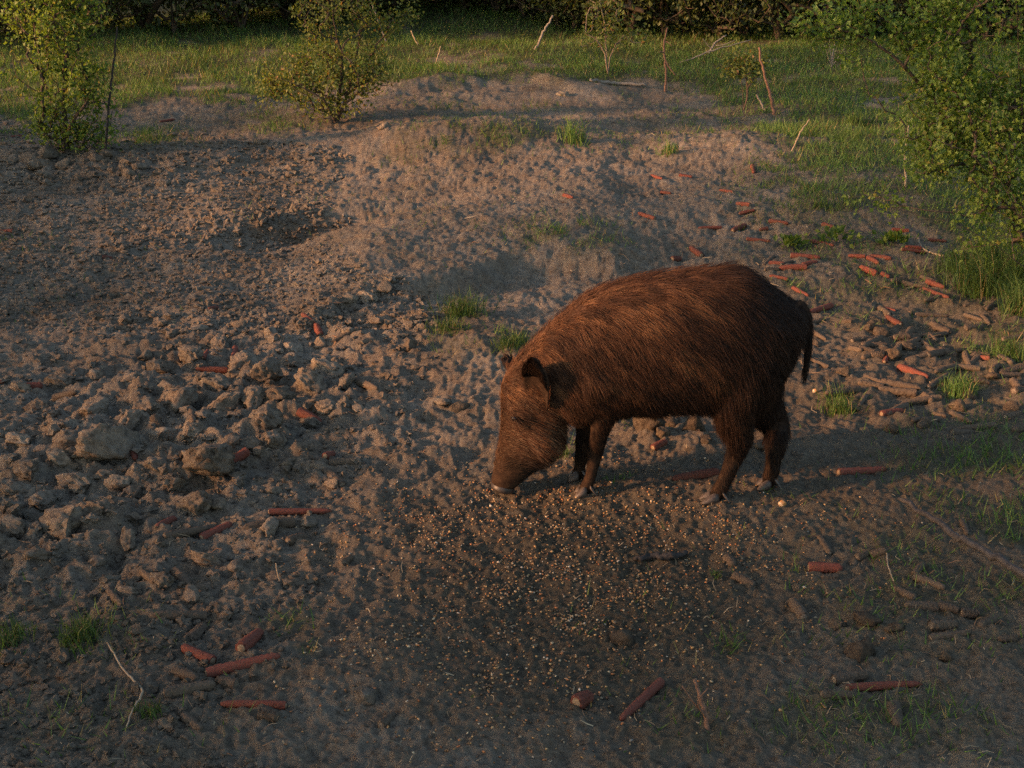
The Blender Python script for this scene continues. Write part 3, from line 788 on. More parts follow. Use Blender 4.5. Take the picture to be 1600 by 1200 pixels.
# ------------------------------------------------------------------ corn cobs
def cob_mesh(seed, rows=12, rings=30, bent=.0, broken=False):
    rg = np.random.default_rng(seed)
    seg = rows * 2
    V = []; x = np.linspace(-.5, .5, rings)
    for i, xx in enumerate(x):
        t = xx + .5
        prof = 1 - .28 * t ** 1.6 - .12 * math.exp(-t / .05)
        if t > .86: prof *= math.sqrt(max(.12, 1 - ((t - .86) / .15) ** 2))
        for j in range(seg):
            a_ = 2 * math.pi * j / seg
            cup = (.10 if (j % 2) else -.10) * (1 if ((i + j // 2) % 2) else .2)
            r_ = prof * (1 + cup + (.04 if seed >= 310 else .09) * rg.normal())
            V.append((xx, r_ * math.cos(a_), r_ * math.sin(a_)))
    i = np.arange(rings * seg).reshape(rings, seg); j = np.roll(i, -1, 1)
    F = np.stack([i[:-1], j[:-1], j[1:], i[1:]], -1).reshape(-1, 4)
    V += [(-.485, 0, 0), (.495, 0, 0)]; n_ = len(V)
    T = np.concatenate([np.stack([j[0], i[0], np.full(seg, n_ - 2)], -1), np.stack([i[-1], j[-1], np.full(seg, n_ - 1)], -1)])
    V = np.array(V); V[:, 2] += bent * (.25 - V[:, 0] ** 2) * 8; V[:, 1] += bent * .6 * (.25 - V[:, 0] ** 2) * 8
    pr = .62
    th = np.linspace(0, 2 * np.pi, 10, endpoint=False)
    end_z = 0
    Pv = np.concatenate([np.stack([np.full(10, -.497), pr * np.cos(th), pr * np.sin(th)], 1), np.stack([np.full(10, -.512), pr * .8 * np.cos(th), pr * .8 * np.sin(th)], 1), [[-.506, 0, 0]]])
    k = np.arange(10); k2 = (k + 1) % 10
    Fp = [np.stack([k2, k, k + 10, k2 + 10], -1), np.stack([k2 + 10, k + 10, np.full(10, 20)], -1)]
    return (V, [F, T]), (Pv, Fp)
COBS = {}
for red in (0, 1):
    for k in range(5):
        (V, F), (Pv, Fp) = cob_mesh(300 + k + 10 * red, 12 if k % 2 else 10, 30, (0, .05, -.04, .08, 0)[k])
        cm = mesh_np('corn_cob', V, F); cm.materials.append(M_COB_RED if red else M_COB_BROWN)
        pm = mesh_np('pith', Pv, Fp); pm.materials.append(M_PITH if red else M_CLOD)
        COBS[red, k] = (cm, pm)
def zone(px_, py_):
    if px_ < 620 and 470 < py_ < 930: return 'among the grey mud clods of the rooted-up heap', 'clod heap'
    if px_ < 720 and py_ >= 930: return 'on dark crumbly soil near the bent dry stalk', 'stalk patch'
    if py_ >= 800: return 'on the trampled grassy soil around the long dark stick', 'stick ground'
    if px_ > 1180 and py_ > 480: return 'in the cob litter beside the rump of the boar', 'cob litter'
    if px_ > 1180: return 'in the cob drift between the boar and the hawthorn bush', 'cob drift'
    if px_ > 960 and py_ > 600: return 'on the soil under the belly of the boar', 'under the boar'
    return 'alone on the bare slope above the clod heap', 'bare slope'
SPECIAL = {(305, 575): 'dark red cob lying level in front of an upright cob in the clods', (368, 546): 'bright red cob standing on end among the clods', (420, 802): 'long bright red cob lying level, broken across near one end',
           (323, 1055): 'longest red cob, resting on the end of another near the dry stalk', (345, 1103): 'straight red cob lying level next to a muddy lump near the dry stalk', (1323, 1077): 'thick dark red cob overlapping a mud-brown cob on the grassy soil',
           (970, 1127): 'red cob slanting steeply at the edge of the spilled corn', (1263, 890): 'short stubby red cob with pale broken end on the trampled soil', (1020, 702): 'short red cob with pale end under the belly of the boar',
           (1405, 577): 'bright red cob with a mud cap at one end in the cob litter', (1310, 740): 'dull red cob lying alone on shaded soil behind the hind feet of the boar', (203, 692): 'red cob standing up against a bulging mud clod', (350, 732): 'red cob propped on the largest rounded clod'}
def py_len(x1, y1, x2, y2, L): return 'short' if L < .085 else 'long'
def cob(x1, y1, x2, y2, red, k):
    P = ground([x1, x2], [y1, y2]); a, b_ = P
    c = (a + b_) / 2; d = b_ - a; L = np.linalg.norm(d)
    z = (c - CAM) @ FWD
    L = float(np.clip(L, .045, .21)); rg = np.random.default_rng(k + 5)
    r = float(np.clip(.0125 + .003 * rg.normal(), .010, .0165)) * (1.0 if L > .09 else 1.1)
    o = bpy.data.objects.new('corn_cob', COBS[red, k % 5][0]); col.objects.link(o)
    gz = max(full_h(np.linspace(a[0], b_[0], 5), np.linspace(a[1], b_[1], 5)).mean(), (a[2] + b_[2]) / 2)
    o.location = (c[0], c[1], gz + r * (.32 if red else .2))
    dv = Vector(d)
    if k % 3 == 0: dv = -dv
    q_ = dv.to_track_quat('X', 'Z'); o.rotation_mode = 'QUATERNION'
    from mathutils import Quaternion
    o.rotation_quaternion = q_ @ Quaternion((1, 0, 0), rg.random() * 6.28)
    o.scale = (L, r, r)
    p = bpy.data.objects.new('pith', COBS[red, k % 5][1]); col.objects.link(p); p.parent = o
    zl, zg = zone((x1 + x2) / 2, (y1 + y2) / 2)
    kind_ = 'bare red corn cob' if red else 'mud-brown corn cob'
    for (qx, qy, w_, tx) in ((1497, 605, 55, 'next to the lush short tuft in the cob litter'), (1425, 585, 40, 'next to the bright mud-capped red cob'), (1312, 630, 60, 'near the small tuft behind the hind feet of the boar'), (1360, 530, 45, 'in the root-tangled heart of the cob litter'),
                             (1575, 560, 60, 'near the green tuft below the tall clumps'), (1500, 470, 70, 'at the foot of the tall grass clumps'), (1290, 860, 70, 'near the short stubby red cob'), (1480, 975, 70, 'in the row of brown cobs below the long stick'), (1320, 1080, 70, 'next to the thick dark red cob'), (1440, 910, 60, 'just below the long dark stick')):
        if math.hypot((x1 + x2) / 2 - qx, (y1 + y2) / 2 - qy) < w_: zl = zg = tx; break
    if py_len(x1, y1, x2, y2, L) == 'short': kind_ = 'short broken red cob' if red else 'short broken mud-brown cob'
    sp = SPECIAL.get((x1, y1))
    if sp: tag(o, sp, 'corn cob', 'corn cobs: distinct ones')
    else: tag(o, f'{kind_} {zl}', 'corn cob', f"{kind_}s: {zg}")
RED = [(0, 600, 13, 593), (43, 609, 67, 607), (160, 403, 176, 405), (325, 485, 341, 483), (282, 555, 302, 567), (317, 563, 326, 549), (305, 575, 356, 580), (368, 546, 364, 572), (467, 645, 502, 663),
       (493, 508, 500, 525), (473, 495, 492, 508), (203, 692, 213, 725), (350, 732, 387, 710), (508, 715, 522, 710), (78, 812, 97, 808), (245, 825, 272, 813), (315, 842, 362, 820), (420, 802, 518, 800),
       (285, 1015, 333, 1038), (377, 1018, 408, 990), (323, 1055, 438, 1027), (345, 1103, 447, 1105), (1263, 890, 1316, 890), (1323, 1077, 1440, 1073), (970, 1127, 1033, 1067), (900, 1102, 923, 1090),
       (1020, 702, 1042, 691), (1050, 751, 1121, 740), (1310, 740, 1385, 735), (1202, 348, 1232, 352), (1186, 361, 1200, 359), (1268, 378, 1303, 385), (1235, 402, 1282, 405), (1217, 421, 1260, 420), (1254, 415, 1277, 410),
       (1202, 412, 1226, 413), (1325, 400, 1352, 402), (1360, 403, 1393, 406), (1356, 404, 1373, 415), (1343, 418, 1370, 430), (1377, 429, 1390, 435), (1408, 392, 1447, 396), (1414, 387, 1439, 389), (1442, 452, 1484, 467),
       (1448, 441, 1476, 450), (1263, 490, 1300, 478), (1239, 450, 1263, 464), (1376, 483, 1399, 487), (1385, 495, 1407, 509), (1382, 567, 1390, 550), (1405, 577, 1450, 592), (1202, 432, 1231, 439), (1377, 649, 1413, 644),
       (1528, 561, 1547, 561), (1393, 359, 1420, 362), (1450, 376, 1479, 378), (1285, 352, 1303, 356), (1091, 357, 1127, 357), (1145, 362, 1166, 353), (1166, 374, 1204, 378), (1124, 297, 1145, 301), (1175, 259, 1178, 273),
       (1061, 275, 1082, 278), (1078, 388, 1096, 401), (1050, 406, 1064, 406), (881, 306, 895, 310), (997, 334, 1023, 343), (1018, 275, 1035, 280), (1032, 301, 1049, 303), (0, 364, 21, 364), (250, 191, 273, 187), (17, 215, 35, 213), (1150, 320, 1172, 322), (1155, 335, 1180, 330)]
BROWN = [(257, 840, 340, 825), (273, 893, 295, 917), (240, 962, 323, 965), (297, 1003, 320, 980), (257, 1087, 337, 1073), (338, 1065, 370, 1073), (273, 1048, 310, 1063), (287, 1120, 315, 1140), (380, 827, 460, 818), (170, 923, 190, 947), (410, 1117, 433, 1123), (220, 893, 243, 910),
         (1303, 1065, 1356, 1057), (1283, 1088, 1333, 1090), (1279, 840, 1296, 868), (1339, 873, 1360, 863), (1363, 868, 1383, 863), (1283, 903, 1309, 902), (1429, 900, 1443, 883), (1429, 905, 1476, 923), (1396, 920, 1429, 937), (1146, 902, 1179, 917), (1503, 817, 1511, 837),
         (1413, 948, 1463, 950), (1466, 947, 1499, 957), (1503, 960, 1530, 960), (1530, 980, 1553, 968), (1453, 980, 1496, 977), (1453, 998, 1516, 990), (1236, 940, 1256, 967), (1395, 1107, 1403, 1137), (1135, 873, 1146, 885), (1560, 1000, 1586, 1000), (596, 1137, 616, 1117), (533, 883, 550, 870),
         (1194, 415, 1209, 401), (1220, 415, 1240, 409), (1195, 423, 1217, 422), (1410, 446, 1451, 449), (1430, 492, 1482, 495), (1507, 492, 1535, 501), (1314, 503, 1331, 504), (1269, 518, 1291, 532), (1331, 535, 1374, 529), (1348, 543, 1376, 530), (1442, 527, 1482, 521), (1408, 527, 1442, 527),
         (1437, 532, 1464, 552), (1467, 547, 1495, 558), (1377, 598, 1439, 608), (1340, 601, 1380, 607), (1451, 607, 1482, 586), (1328, 546, 1347, 550), (1359, 557, 1380, 558), (1485, 647, 1519, 663), (1457, 648, 1479, 652), (1436, 669, 1448, 660), (1488, 678, 1522, 677), (1571, 654, 1596, 646), (1584, 675, 1600, 669),
         (1562, 561, 1581, 570), (1565, 588, 1596, 586), (1581, 595, 1590, 607), (1522, 597, 1547, 601), (1584, 614, 1600, 609), (298, 640, 303, 665), (240, 655, 262, 690), (255, 702, 290, 715), (505, 735, 535, 760), (515, 725, 560, 722), (85, 625, 120, 615), (520, 535, 560, 515), (540, 590, 590, 610), (450, 850, 480, 840), (1180, 700, 1210, 690)]
for k, c in enumerate(RED): cob(*c, 1, k)
for k, c in enumerate(BROWN): cob(*c, 0, k + 100)
# more half-buried brown cobs in the litter, as the photograph shows them too muddled to trace
rg = np.random.default_rng(77); k = 0
for _ in range(60):
    a_, b_ = rg.normal(1430, 95), rg.normal(560, 75)
    if not (1275 < a_ < 1640 and 430 < b_ < 690): continue
    an = rg.random() * 3.14; L = rg.uniform(14, 30) * (b_ / 560)
    cob(a_ - L * math.cos(an), b_ - L * .35 * math.sin(an), a_ + L * math.cos(an), b_ + L * .35 * math.sin(an), 0, 300 + k); k += 1

# ------------------------------------------------------------------ spilled kernels
cnt = 34000
P, px_, py_ = scatter_px(cnt, 61, (420, 1500), (700, 1320))
rg = np.random.default_rng(62)
dens = np.exp(-(((px_ - 880) / 270) ** 2 + ((py_ - 880) / 150) ** 2)) + .9 * np.exp(-(((px_ - 800) / 190) ** 2 + ((py_ - 805) / 45) ** 2)) + .35 * np.exp(-(((px_ - 1150) / 150) ** 2 + ((py_ - 830) / 60) ** 2)) + .3 * np.exp(-(((px_ - 760) / 200) ** 2 + ((py_ - 1060) / 110) ** 2))
dens *= .35 + 1.0 * sstep(-.3, .5, vnoise2(P[:, 0] * 7, P[:, 1] * 7, 63)); 
keep = rg.random(cnt) < np.clip(dens, 0, 1) * .72
P = P[keep]; P[:, 2] = full_h(P[:, 0], P[:, 1]) + .0015
nk = len(P); r = .0023 + .0015 * rg.random(nk)
V, F = many(P, r, I1, 64, squash=(1.15, .9, .7), jit=.12)
pal = np.array([(.42, .24, .09), (.50, .32, .14), (.46, .18, .06), (.52, .40, .24), (.33, .19, .09), (.60, .52, .40), (.26, .17, .10)])
tk = pal[rg.choice(7, nk, p=[.24, .2, .14, .1, .16, .04, .12])] * (.22 + .70 * rg.random((nk, 1)) ** 1.5)
tag(obj('corn_kernels', mesh_np('corn_kernels', V, F, True, {'tint': np.repeat(tk, len(I1[0]), 0)}), M_KERNEL), 'spilled yellow and orange corn kernels strewn in front of the boar', 'corn kernels', None, 'stuff')
for (a_, b_, r_, lb) in ((1274, 613, .010, 'pale orange chunk of corn lying alone behind the tail of the boar'), (1403, 557, .011, 'small white and orange corn chunk in the cob litter'), (1222, 790, .011, 'orange lump of corn on the soil by the hind hooves')):
    Q = ground([a_], [b_])[0]
    V = I3[0] * (1 + .22 * vnoise3(I3[0] * 1.9 + a_, 3))[:, None] * np.array([1, .8, .85])
    tn = np.where((V[:, 0:1] + V[:, 2:3]) < -.1, np.array([.42, .33, .22]), np.array([.34, .17, .06]))
    o = obj('corn_chunk', mesh_np('corn_chunk', V, I3[1], True, {'tint': tn}), M_KERNEL, None, Q + np.array([0, 0, r_ * .6])); o.scale = (r_,) * 3
    tag(o, lb, 'corn')

# ------------------------------------------------------------------ blades: grass, tufts, straw
def blades(P, length, width, lean, seed, tint, segs=2):
    """curved tapering blades; returns V, F, colours"""
    rg = np.random.default_rng(seed); n_ = len(P)
    a_ = rg.random(n_) * 6.283; d = np.stack([np.cos(a_), np.sin(a_), np.zeros(n_)], 1)
    f = rg.random(n_) * 6.283; s = np.stack([np.cos(f), np.sin(f), np.zeros(n_)], 1)
    up = np.array([0, 0, 1.0])
    if segs == 1:
        tip = P + d * (length * lean)[:, None] + up * (length * np.sqrt(np.clip(1 - lean ** 2, .05, 1)))[:, None]
        V = np.stack([P - s * width[:, None] / 2, P + s * width[:, None] / 2, tip], 1)
        i = np.arange(n_) * 3
        F = [np.stack([i, i + 1, i + 2], -1)]; k = 3
    else:
        mid = P + d * (length * lean * .3)[:, None] + up * (length * .58)[:, None]
        tip = P + d * (length * lean)[:, None] + up * (length * np.clip(1 - .55 * lean ** 2, .2, 1))[:, None]
        w2 = width * .8
        V = np.stack([P - s * width[:, None] / 2, P + s * width[:, None] / 2, mid - s * w2[:, None] / 2, mid + s * w2[:, None] / 2, tip], 1)
        i = np.arange(n_) * 5
        F = [np.stack([i, i + 1, i + 3, i + 2], -1), np.stack([i + 2, i + 3, i + 4], -1)]; k = 5
    return V.reshape(-1, 3), F, np.repeat(tint, k, 0)
def grass_tint(n_, seed, P=None):
    rg = np.random.default_rng(seed)
    a, b_, c = np.array([.048, .105, .024]), np.array([.108, .18, .042]), np.array([.25, .20, .09])
    q_ = rg.random((n_, 1)); t = a + (b_ - a) * q_
    if P is not None: t = t * (1 + .35 * vnoise2(P[:, 0] * 1.1, P[:, 1] * 1.1, 71))[:, None]
    return np.where(rg.random((n_, 1)) < .10, c * (.5 + .6 * q_), t)
# meadow
cnt = 420000
rg = np.random.default_rng(81)
yy = 1.6 * (17 / 1.6) ** (rg.random(cnt) ** .62); xx = (rg.random(cnt) * 2 - 1) * (.56 * (yy + .8))
zz = macro_h(xx, yy); P = np.stack([xx, yy, zz], 1); px_, py_ = project(P)
gmk = grass_mask(px_, py_, xx, yy)
keep = rg.random(cnt) < gmk ** 1.2
P = P[keep]; gk = gmk[keep]; P[:, 2] = full_h(P[:, 0], P[:, 1]) - .004
if len(P) > 185000: s_ = rg.choice(len(P), 185000, replace=False); P, gk = P[s_], gk[s_]
n_ = len(P); far = P[:, 1]
length = (.035 + .05 * rg.random(n_) ** 1.5) * (.6 + .6 * gk) * (1 + .15 * sstep(5, 10, far)) * (1 + .5 * np.clip(vnoise2(P[:, 0] * 1.6, P[:, 1] * 1.6, 84), -.6, 1))
width = (.0030 + .0022 * rg.random(n_)) * (1 + .9 * sstep(4, 11, far))
V, F, T = blades(P, length, width, .3 + .6 * rg.random(n_), 82, grass_tint(n_, 83, P), 1)
tag(obj('grass', mesh_np('grass', V, F, True, {'tint': T}), M_GRASS), 'short spring grass covering the meadow and sprouting from the bare soil', 'grass', None, 'stuff')
# single tufts
TUFTS = [(895, 222, 20, 42, 90, 'bright yellow-green tuft alone on the bare slope'), (1312, 645, 22, 34, 110, 'small tuft of grass behind the hind feet of the boar'), (1497, 618, 26, 38, 140, 'lush short tuft at the edge of the cob litter'),
         (1530, 460, 40, 75, 260, 'tall green clump below the hawthorn bush'), (1575, 455, 40, 85, 260, 'tall green clump below the hawthorn bush'), (1600, 490, 36, 75, 220, 'tall green clump below the hawthorn bush'), (1500, 425, 30, 55, 170, 'tall green clump below the hawthorn bush'), (1545, 415, 34, 60, 200, 'tall green clump below the hawthorn bush'),
         (1582, 560, 30, 42, 130, 'green tuft between the tall clumps and the cob litter'), (720, 490, 36, 40, 130, 'yellowing tuft hanging on the lit earth bank'), (700, 515, 26, 26, 70, 'sparse tuft at the foot of the lit earth bank'), (800, 542, 30, 26, 120, 'dark green tuft beside the forehead of the boar'),
         (130, 1000, 36, 46, 120, 'soft green tuft beside the bent dry stalk'), (20, 1000, 30, 40, 90, 'soft green tuft on dark soil far from the boar'), (1340, 195, 24, 26, 110, 'round dark green tussock in the meadow'), (1325, 320, 26, 22, 60, 'short tuft at the edge of the cob drift'), (1280, 322, 14, 18, 50, 'short tuft at the edge of the cob drift'),
         (1045, 240, 16, 26, 50, 'thin bright tuft near the dead upright stem'), (235, 1115, 20, 30, 40, 'few blades of grass beside the cobs near the dry stalk'), (880, 712, 14, 18, 40, 'little tuft between the snout and front hooves of the boar'), (1120, 900, 12, 14, 20, 'few blades of grass at the rim of the spilled corn')]
for k, (a_, b_, rx_, hp, nb, lb) in enumerate(TUFTS):
    nb = int(nb * 1.5)
    rg = np.random.default_rng(500 + k)
    C = ground([a_], [b_])[0]; z = (C - CAM) @ FWD; m_ = z / FPX
    off = rg.normal(size=(nb, 2)) * rx_ * m_ * .5
    X, Y = C[0] + off[:, 0], C[1] + off[:, 1]
    P = np.stack([X, Y, full_h(X, Y) - .004], 1) - C
    L = hp * m_ * (.55 + .6 * rg.random(nb))
    t = grass_tint(nb, 600 + k) * (1.25 if k in (0, 2, 17) else (.6 if k in (9, 10, 11, 12, 13, 18) else .8))
    V, F, T = blades(P, L, np.full(nb, max(.0026, 1.1 * m_)), .15 + 1.0 * rg.random(nb), 700 + k, t, 2)
    o = obj('grass_tuft', mesh_np('grass_tuft', V, F, True, {'tint': T}), M_GRASS, None, C)
    tag(o, lb, 'grass tuft', 'tall clumps below the hawthorn' if 'tall green clump' in lb else ('tufts by the cob drift' if 'cob drift' in lb else None))
# straw and root litter
cnt = 16000
P, px_, py_ = scatter_px(cnt, 91)
rg = np.random.default_rng(92)
w_ = .25 + .5 * np.exp(-(((px_ - 640) / 300) ** 2 + ((py_ - 330) / 110) ** 2)) + .35 * sstep(1000, 1300, px_)
keep = rg.random(cnt) < w_ * sstep(120, 220, py_)
P = P[keep]; n_ = len(P); P[:, 2] = full_h(P[:, 0], P[:, 1]) + .003
a_ = rg.random(n_) * 6.283; L = (.010 + .042 * rg.random(n_) ** 3) * np.clip(P[:, 1] / 4, .7, 1.6); d = np.stack([np.cos(a_), np.sin(a_), .5 * rg.random(n_) ** 2], 1) * L[:, None]
s_ = np.stack([-np.sin(a_), np.cos(a_), rg.normal(size=n_) * .5], 1) * ((.0006 + .0008 * rg.random(n_)) * np.clip(P[:, 1] / 3.5, .8, 2))[:, None]
bend = s_ * rg.normal(size=(n_, 1)) * 5 + np.array([0, 0, .003])
V = np.stack([P - s_, P + s_, P + d * .5 + bend - s_, P + d * .5 + bend + s_, P + d - s_ * .4, P + d + s_ * .4], 1).reshape(-1, 3)
i = np.arange(n_) * 6
F = np.concatenate([np.stack([i, i + 1, i + 3, i + 2], -1), np.stack([i + 2, i + 3, i + 5, i + 4], -1)])
pal = np.array([(.34, .25, .15), (.22, .15, .09), (.42, .34, .22), (.14, .09, .06), (.30, .17, .09)])
T = np.repeat(pal[rg.integers(0, 5, n_)] * (.35 + .45 * rg.random((n_, 1))), 6, 0)
tag(obj('straw_litter', mesh_np('straw_litter', V, F, True, {'tint': T}), M_STRAW), 'bits of dry straw and root fibre littering the soil', 'straw', None, 'stuff')

# ------------------------------------------------------------------ sticks, stalks, dead stems
def stick(name, pts, radii, mat, label, cat, base=0, lie=False, lift=0.0, sides=8, twigs=(), group=None, straight=False):
    """pts in pixels; an upright stick stands in the vertical plane through its base, a lying one follows the ground"""
    if lie:
        W = ground([p[0] for p in pts], [p[1] for p in pts]); W[:, 2] += lift
        if straight: W[:, 2] = np.polyval(np.polyfit(np.arange(len(W)), W[:, 2], 1), np.arange(len(W))) + .036
    else:
        B = ground([pts[base][0]], [pts[base][1]])[0]
        W = np.array([unproj(a_, b_, B[1] + .02 * k) for k, (a_, b_) in enumerate(pts)]); W[base] = B - np.array([0, 0, .02])
    n_ = max(10, 6 * len(pts)); path = resample(W, n_)
    rg = np.random.default_rng(len(label)); path[1:-1] += rg.normal(size=(n_ - 2, 3)) * np.mean(radii) * .35
    O = path[0].copy()
    V, F = tube(path - O, radii, sides, .08, 3)
    o = obj(name, mesh_np(name, V, F), mat, None, O); tag(o, label, cat, group)
    for (t0, tp_, r_) in twigs:
        s0 = path[int(t0 * (n_ - 1))]; e_ = unproj(*tp_, s0[1] - .03)
        V, F = tube(resample([s0, (s0 + e_) / 2 + rg.normal(size=3) * .01, e_], 8) - O, [r_, r_ * .5], 6, .08, 5)
        obj('side_twig', mesh_np('side_twig', V, F), mat, o)
    return o
stick('bare_stick', [(1403, 803), (1452, 838), (1500, 872), (1552, 902), (1625, 940)], [.006, .0085, .0095, .010, .011], M_STICK_BARE, 'long dark bare stick lying on the trampled grassy soil', 'stick', lie=True, lift=.016, straight=True)
stick('dead_sapling', [(1040, 143), (1040, 105), (1037, 72), (1043, 43)], [.011, .010, .008, .005], M_STICK_RED, 'reddish dead stem standing upright at the edge of the meadow', 'dead stem', twigs=((.45, (1056, 118), .009), (.6, (1029, 82), .007), (.75, (1050, 72), .006)))
stick('leaning_pole', [(836, 78), (848, 52), (864, 24)], [.014, .012, .009], M_STICK_GREY, 'pale grey dead pole leaning in the grass at the dark thicket', 'dead stem')
stick('fallen_branch', [(922, 128), (962, 134), (1010, 138)], [.012, .016, .010], M_STICK_GREY, 'pale fallen branch lying on the grassy edge beside the dead stem', 'fallen branch', lie=True, lift=.02)
stick('wooden_stake', [(1211, 180), (1203, 148), (1193, 112), (1186, 74)], [.013, .012, .010, .008], M_STICK_RED, 'brown leaning stake standing beside the small leafy bush', 'stake')
stick('broken_stub', [(1196, 172), (1189, 160), (1182, 148)], [.008, .007, .007], M_STICK_GREY, 'short pale broken stub next to the brown leaning stake', 'stub')
stick('dry_stalk', [(1236, 236), (1250, 208), (1265, 186)], [.005, .005, .004], M_STRAW_STALK, 'thin straight dry stalk leaning on the hummock in the meadow', 'stalk')
stick('dry_stalk', [(1416, 292), (1414, 250), (1421, 192)], [.006, .006, .004], M_STRAW_STALK, 'tall thin reddish stalk under the outer twigs of the hawthorn', 'stalk')
stick('thin_stake', [(164, 238), (170, 170), (177, 100), (183, 42)], [.007, .007, .006, .005], M_STICK_DARK, 'thin grey stake standing beside the young green tree', 'stake')
stick('leaning_pole', [(606, 68), (592, 35), (577, -5)], [.009, .008, .006], M_STICK_GREY, 'thin grey pole leaning in the grass behind the round shrub', 'dead stem')
stick('dry_stalk', [(654, 70), (642, 48)], [.008, .006], M_STRAW_STALK, 'short dry stalk in the grass between shrub and thicket', 'stalk')
stick('dry_stalk', [(680, 100), (689, 72)], [.006, .005], M_STRAW_STALK, 'short pale stalk in the meadow above the grassy lip', 'stalk')
stick('forked_twig', [(1110, 1140), (1097, 1100), (1085, 1062)], [.006, .005, .003], M_STICK_RED, 'reddish forked twig sticking up at the rim of the spilled corn', 'twig', twigs=((.4, (1066, 1072), .003), (.3, (1106, 1075), .0025)))
stick('bent_stalk', [(168, 1008), (193, 1050), (222, 1082), (208, 1112), (198, 1140)], [.0016, .0022, .0028, .0022, .0016], M_STRAW_STALK, 'bent dry straw stalk lying beside the soft green tuft', 'stalk', lie=True, lift=.006)
stick('dry_stalk', [(438, 910), (431, 880)], [.0022, .0016], M_STRAW_STALK, 'short dry stem poking up from crumbly soil by the clods', 'stalk')
stick('wood_scrap', [(991, 878), (1020, 875), (1045, 876), (1072, 868)], [.006, .009, .010, .007], M_STICK_DARK, 'flat greyish wood scrap lying in the spilled corn', 'wood scrap', lie=True, lift=.008)
stick('curved_straw', [(1433, 372), (1441, 388), (1455, 397), (1474, 402)], [.003, .004, .004, .003], M_STRAW_STALK, 'pale curved straw on the cob drift near the tall grass', 'straw', lie=True, lift=.008)
stick('bent_stalk', [(1385, 868), (1387, 888), (1396, 912)], [.0016, .002, .0016], M_STRAW_STALK, 'thin pale straw curving over the cobs near the long stick', 'stalk', lie=True, lift=.01)
stick('dead_brush', [(1104, 88), (1115, 70), (1135, 55)], [.014, .012, .006], M_STICK_GREY, 'pale broken brushwood lying at the foot of the dark thicket', 'brushwood', twigs=((.3, (1060, 92), .008), (.5, (1150, 62), .006), (.4, (1098, 60), .005)))
stick('dead_brush', [(1300, 105), (1302, 80), (1312, 55)], [.010, .008, .004], M_STICK_GREY, 'grey tangle of dead stalks standing in the meadow by the hawthorn', 'brushwood', twigs=((.1, (1288, 70), .004), (.1, (1320, 75), .004), (.15, (1296, 62), .004), (.1, (1310, 66), .003)))
stick('arching_stem', [(1045, 100), (1080, 92), (1110, 80), (1175, 62)], [.008, .008, .007, .004], M_STICK_GREY, 'long thin stem arching low over the grass by the brushwood', 'stem')

# ------------------------------------------------------------------ trees and shrubs
def grow_tree(base, stems, targets, seed, step=.06, tip_r=.0016, pipe=.42, sag=.04):
    """greedy branching: each twig target joins the nearest wood already there"""
    rg = np.random.default_rng(seed)
    pos, par = [np.array(base)], [-1]
    for st in stems:
        st = np.asarray(st); L = np.linalg.norm(np.diff(st, axis=0), axis=1).sum(); n_ = max(4, int(L / step))
        pth = resample(np.vstack([base, st]), n_)[1:]; prev = 0
        for q_ in pth:
            pos.append(q_ + rg.normal(size=3) * step * .08); par.append(prev); prev = len(pos) - 1
    order = np.argsort(np.linalg.norm(targets - base, axis=1)); ends = []
    for k in order:
        t = targets[k]; A = np.array(pos)
        d = np.linalg.norm(A - t, axis=1) + .9 * np.maximum(A[:, 2] - t[2] + .02, 0) 
        j = int(np.argmin(d)); D = t - A[j]; L = np.linalg.norm(D); n_ = max(2, int(L / step))
        prev = j; perp = rg.normal(size=3); perp -= D * (perp @ D) / (L * L + 1e-9)
        for s_ in range(1, n_ + 1):
            f = s_ / n_
            pos.append(A[j] + D * f + perp * .10 * L * math.sin(math.pi * f) + np.array([0, 0, sag * L * math.sin(math.pi * f)])); par.append(prev); prev = len(pos) - 1
        ends.append((prev, k))
    pos = np.array(pos); par = np.array(par); cntc = np.zeros(len(pos)); 
    for e_, _ in ends: cntc[e_] += 1
    for k in range(len(pos) - 1, 0, -1): cntc[par[k]] += cntc[k]
    r = tip_r * np.maximum(cntc, .6) ** pipe
    return pos, par, r
def wood_mesh(name, pos, par, r, org, sides=5):
    k = np.arange(1, len(pos)); a, b_ = pos[par[k]], pos[k]; ra, rb = np.minimum(r[par[k]], r[k] * 1.5), r[k]
    T = b_ - a; T /= np.linalg.norm(T, axis=1)[:, None] + 1e-9
    ref = np.where(np.abs(T[:, 2:3]) > .9, np.array([1.0, 0, 0]), np.array([0, 0, 1.0]))
    A = np.cross(T, ref); A /= np.linalg.norm(A, axis=1)[:, None]; B = np.cross(T, A)
    th = np.linspace(0, 2 * np.pi, sides, endpoint=False)
    ring = np.cos(th)[None, :, None] * A[:, None] + np.sin(th)[None, :, None] * B[:, None]
    b2 = b_ + T * (rb * .4)[:, None]
    V = np.concatenate([a[:, None] + ring * ra[:, None, None], b2[:, None] + ring * rb[:, None, None]], 1)
    i = np.arange(sides); j = (i + 1) % sides
    F1 = np.stack([i, j, j + sides, i + sides], -1)
    F = (F1[None] + (np.arange(len(k)) * 2 * sides)[:, None, None]).reshape(-1, 4)
    return mesh_np(name, V.reshape(-1, 3) - org, F)
LEAF4 = (np.array([(0, 0, 0), (-.36, .45, .13), (0, 1, 0), (.36, .45, .13)]), np.array([(0, 2, 1), (0, 3, 2)]))
LEAF6 = (np.array([(0, 0, 0), (-.45, .42, .12), (-.17, .56, .04), (0, 1, -.04), (.17, .56, .04), (.45, .42, .12)]), np.array([(0, 2, 1), (0, 3, 2), (0, 4, 3), (0, 5, 4)]))
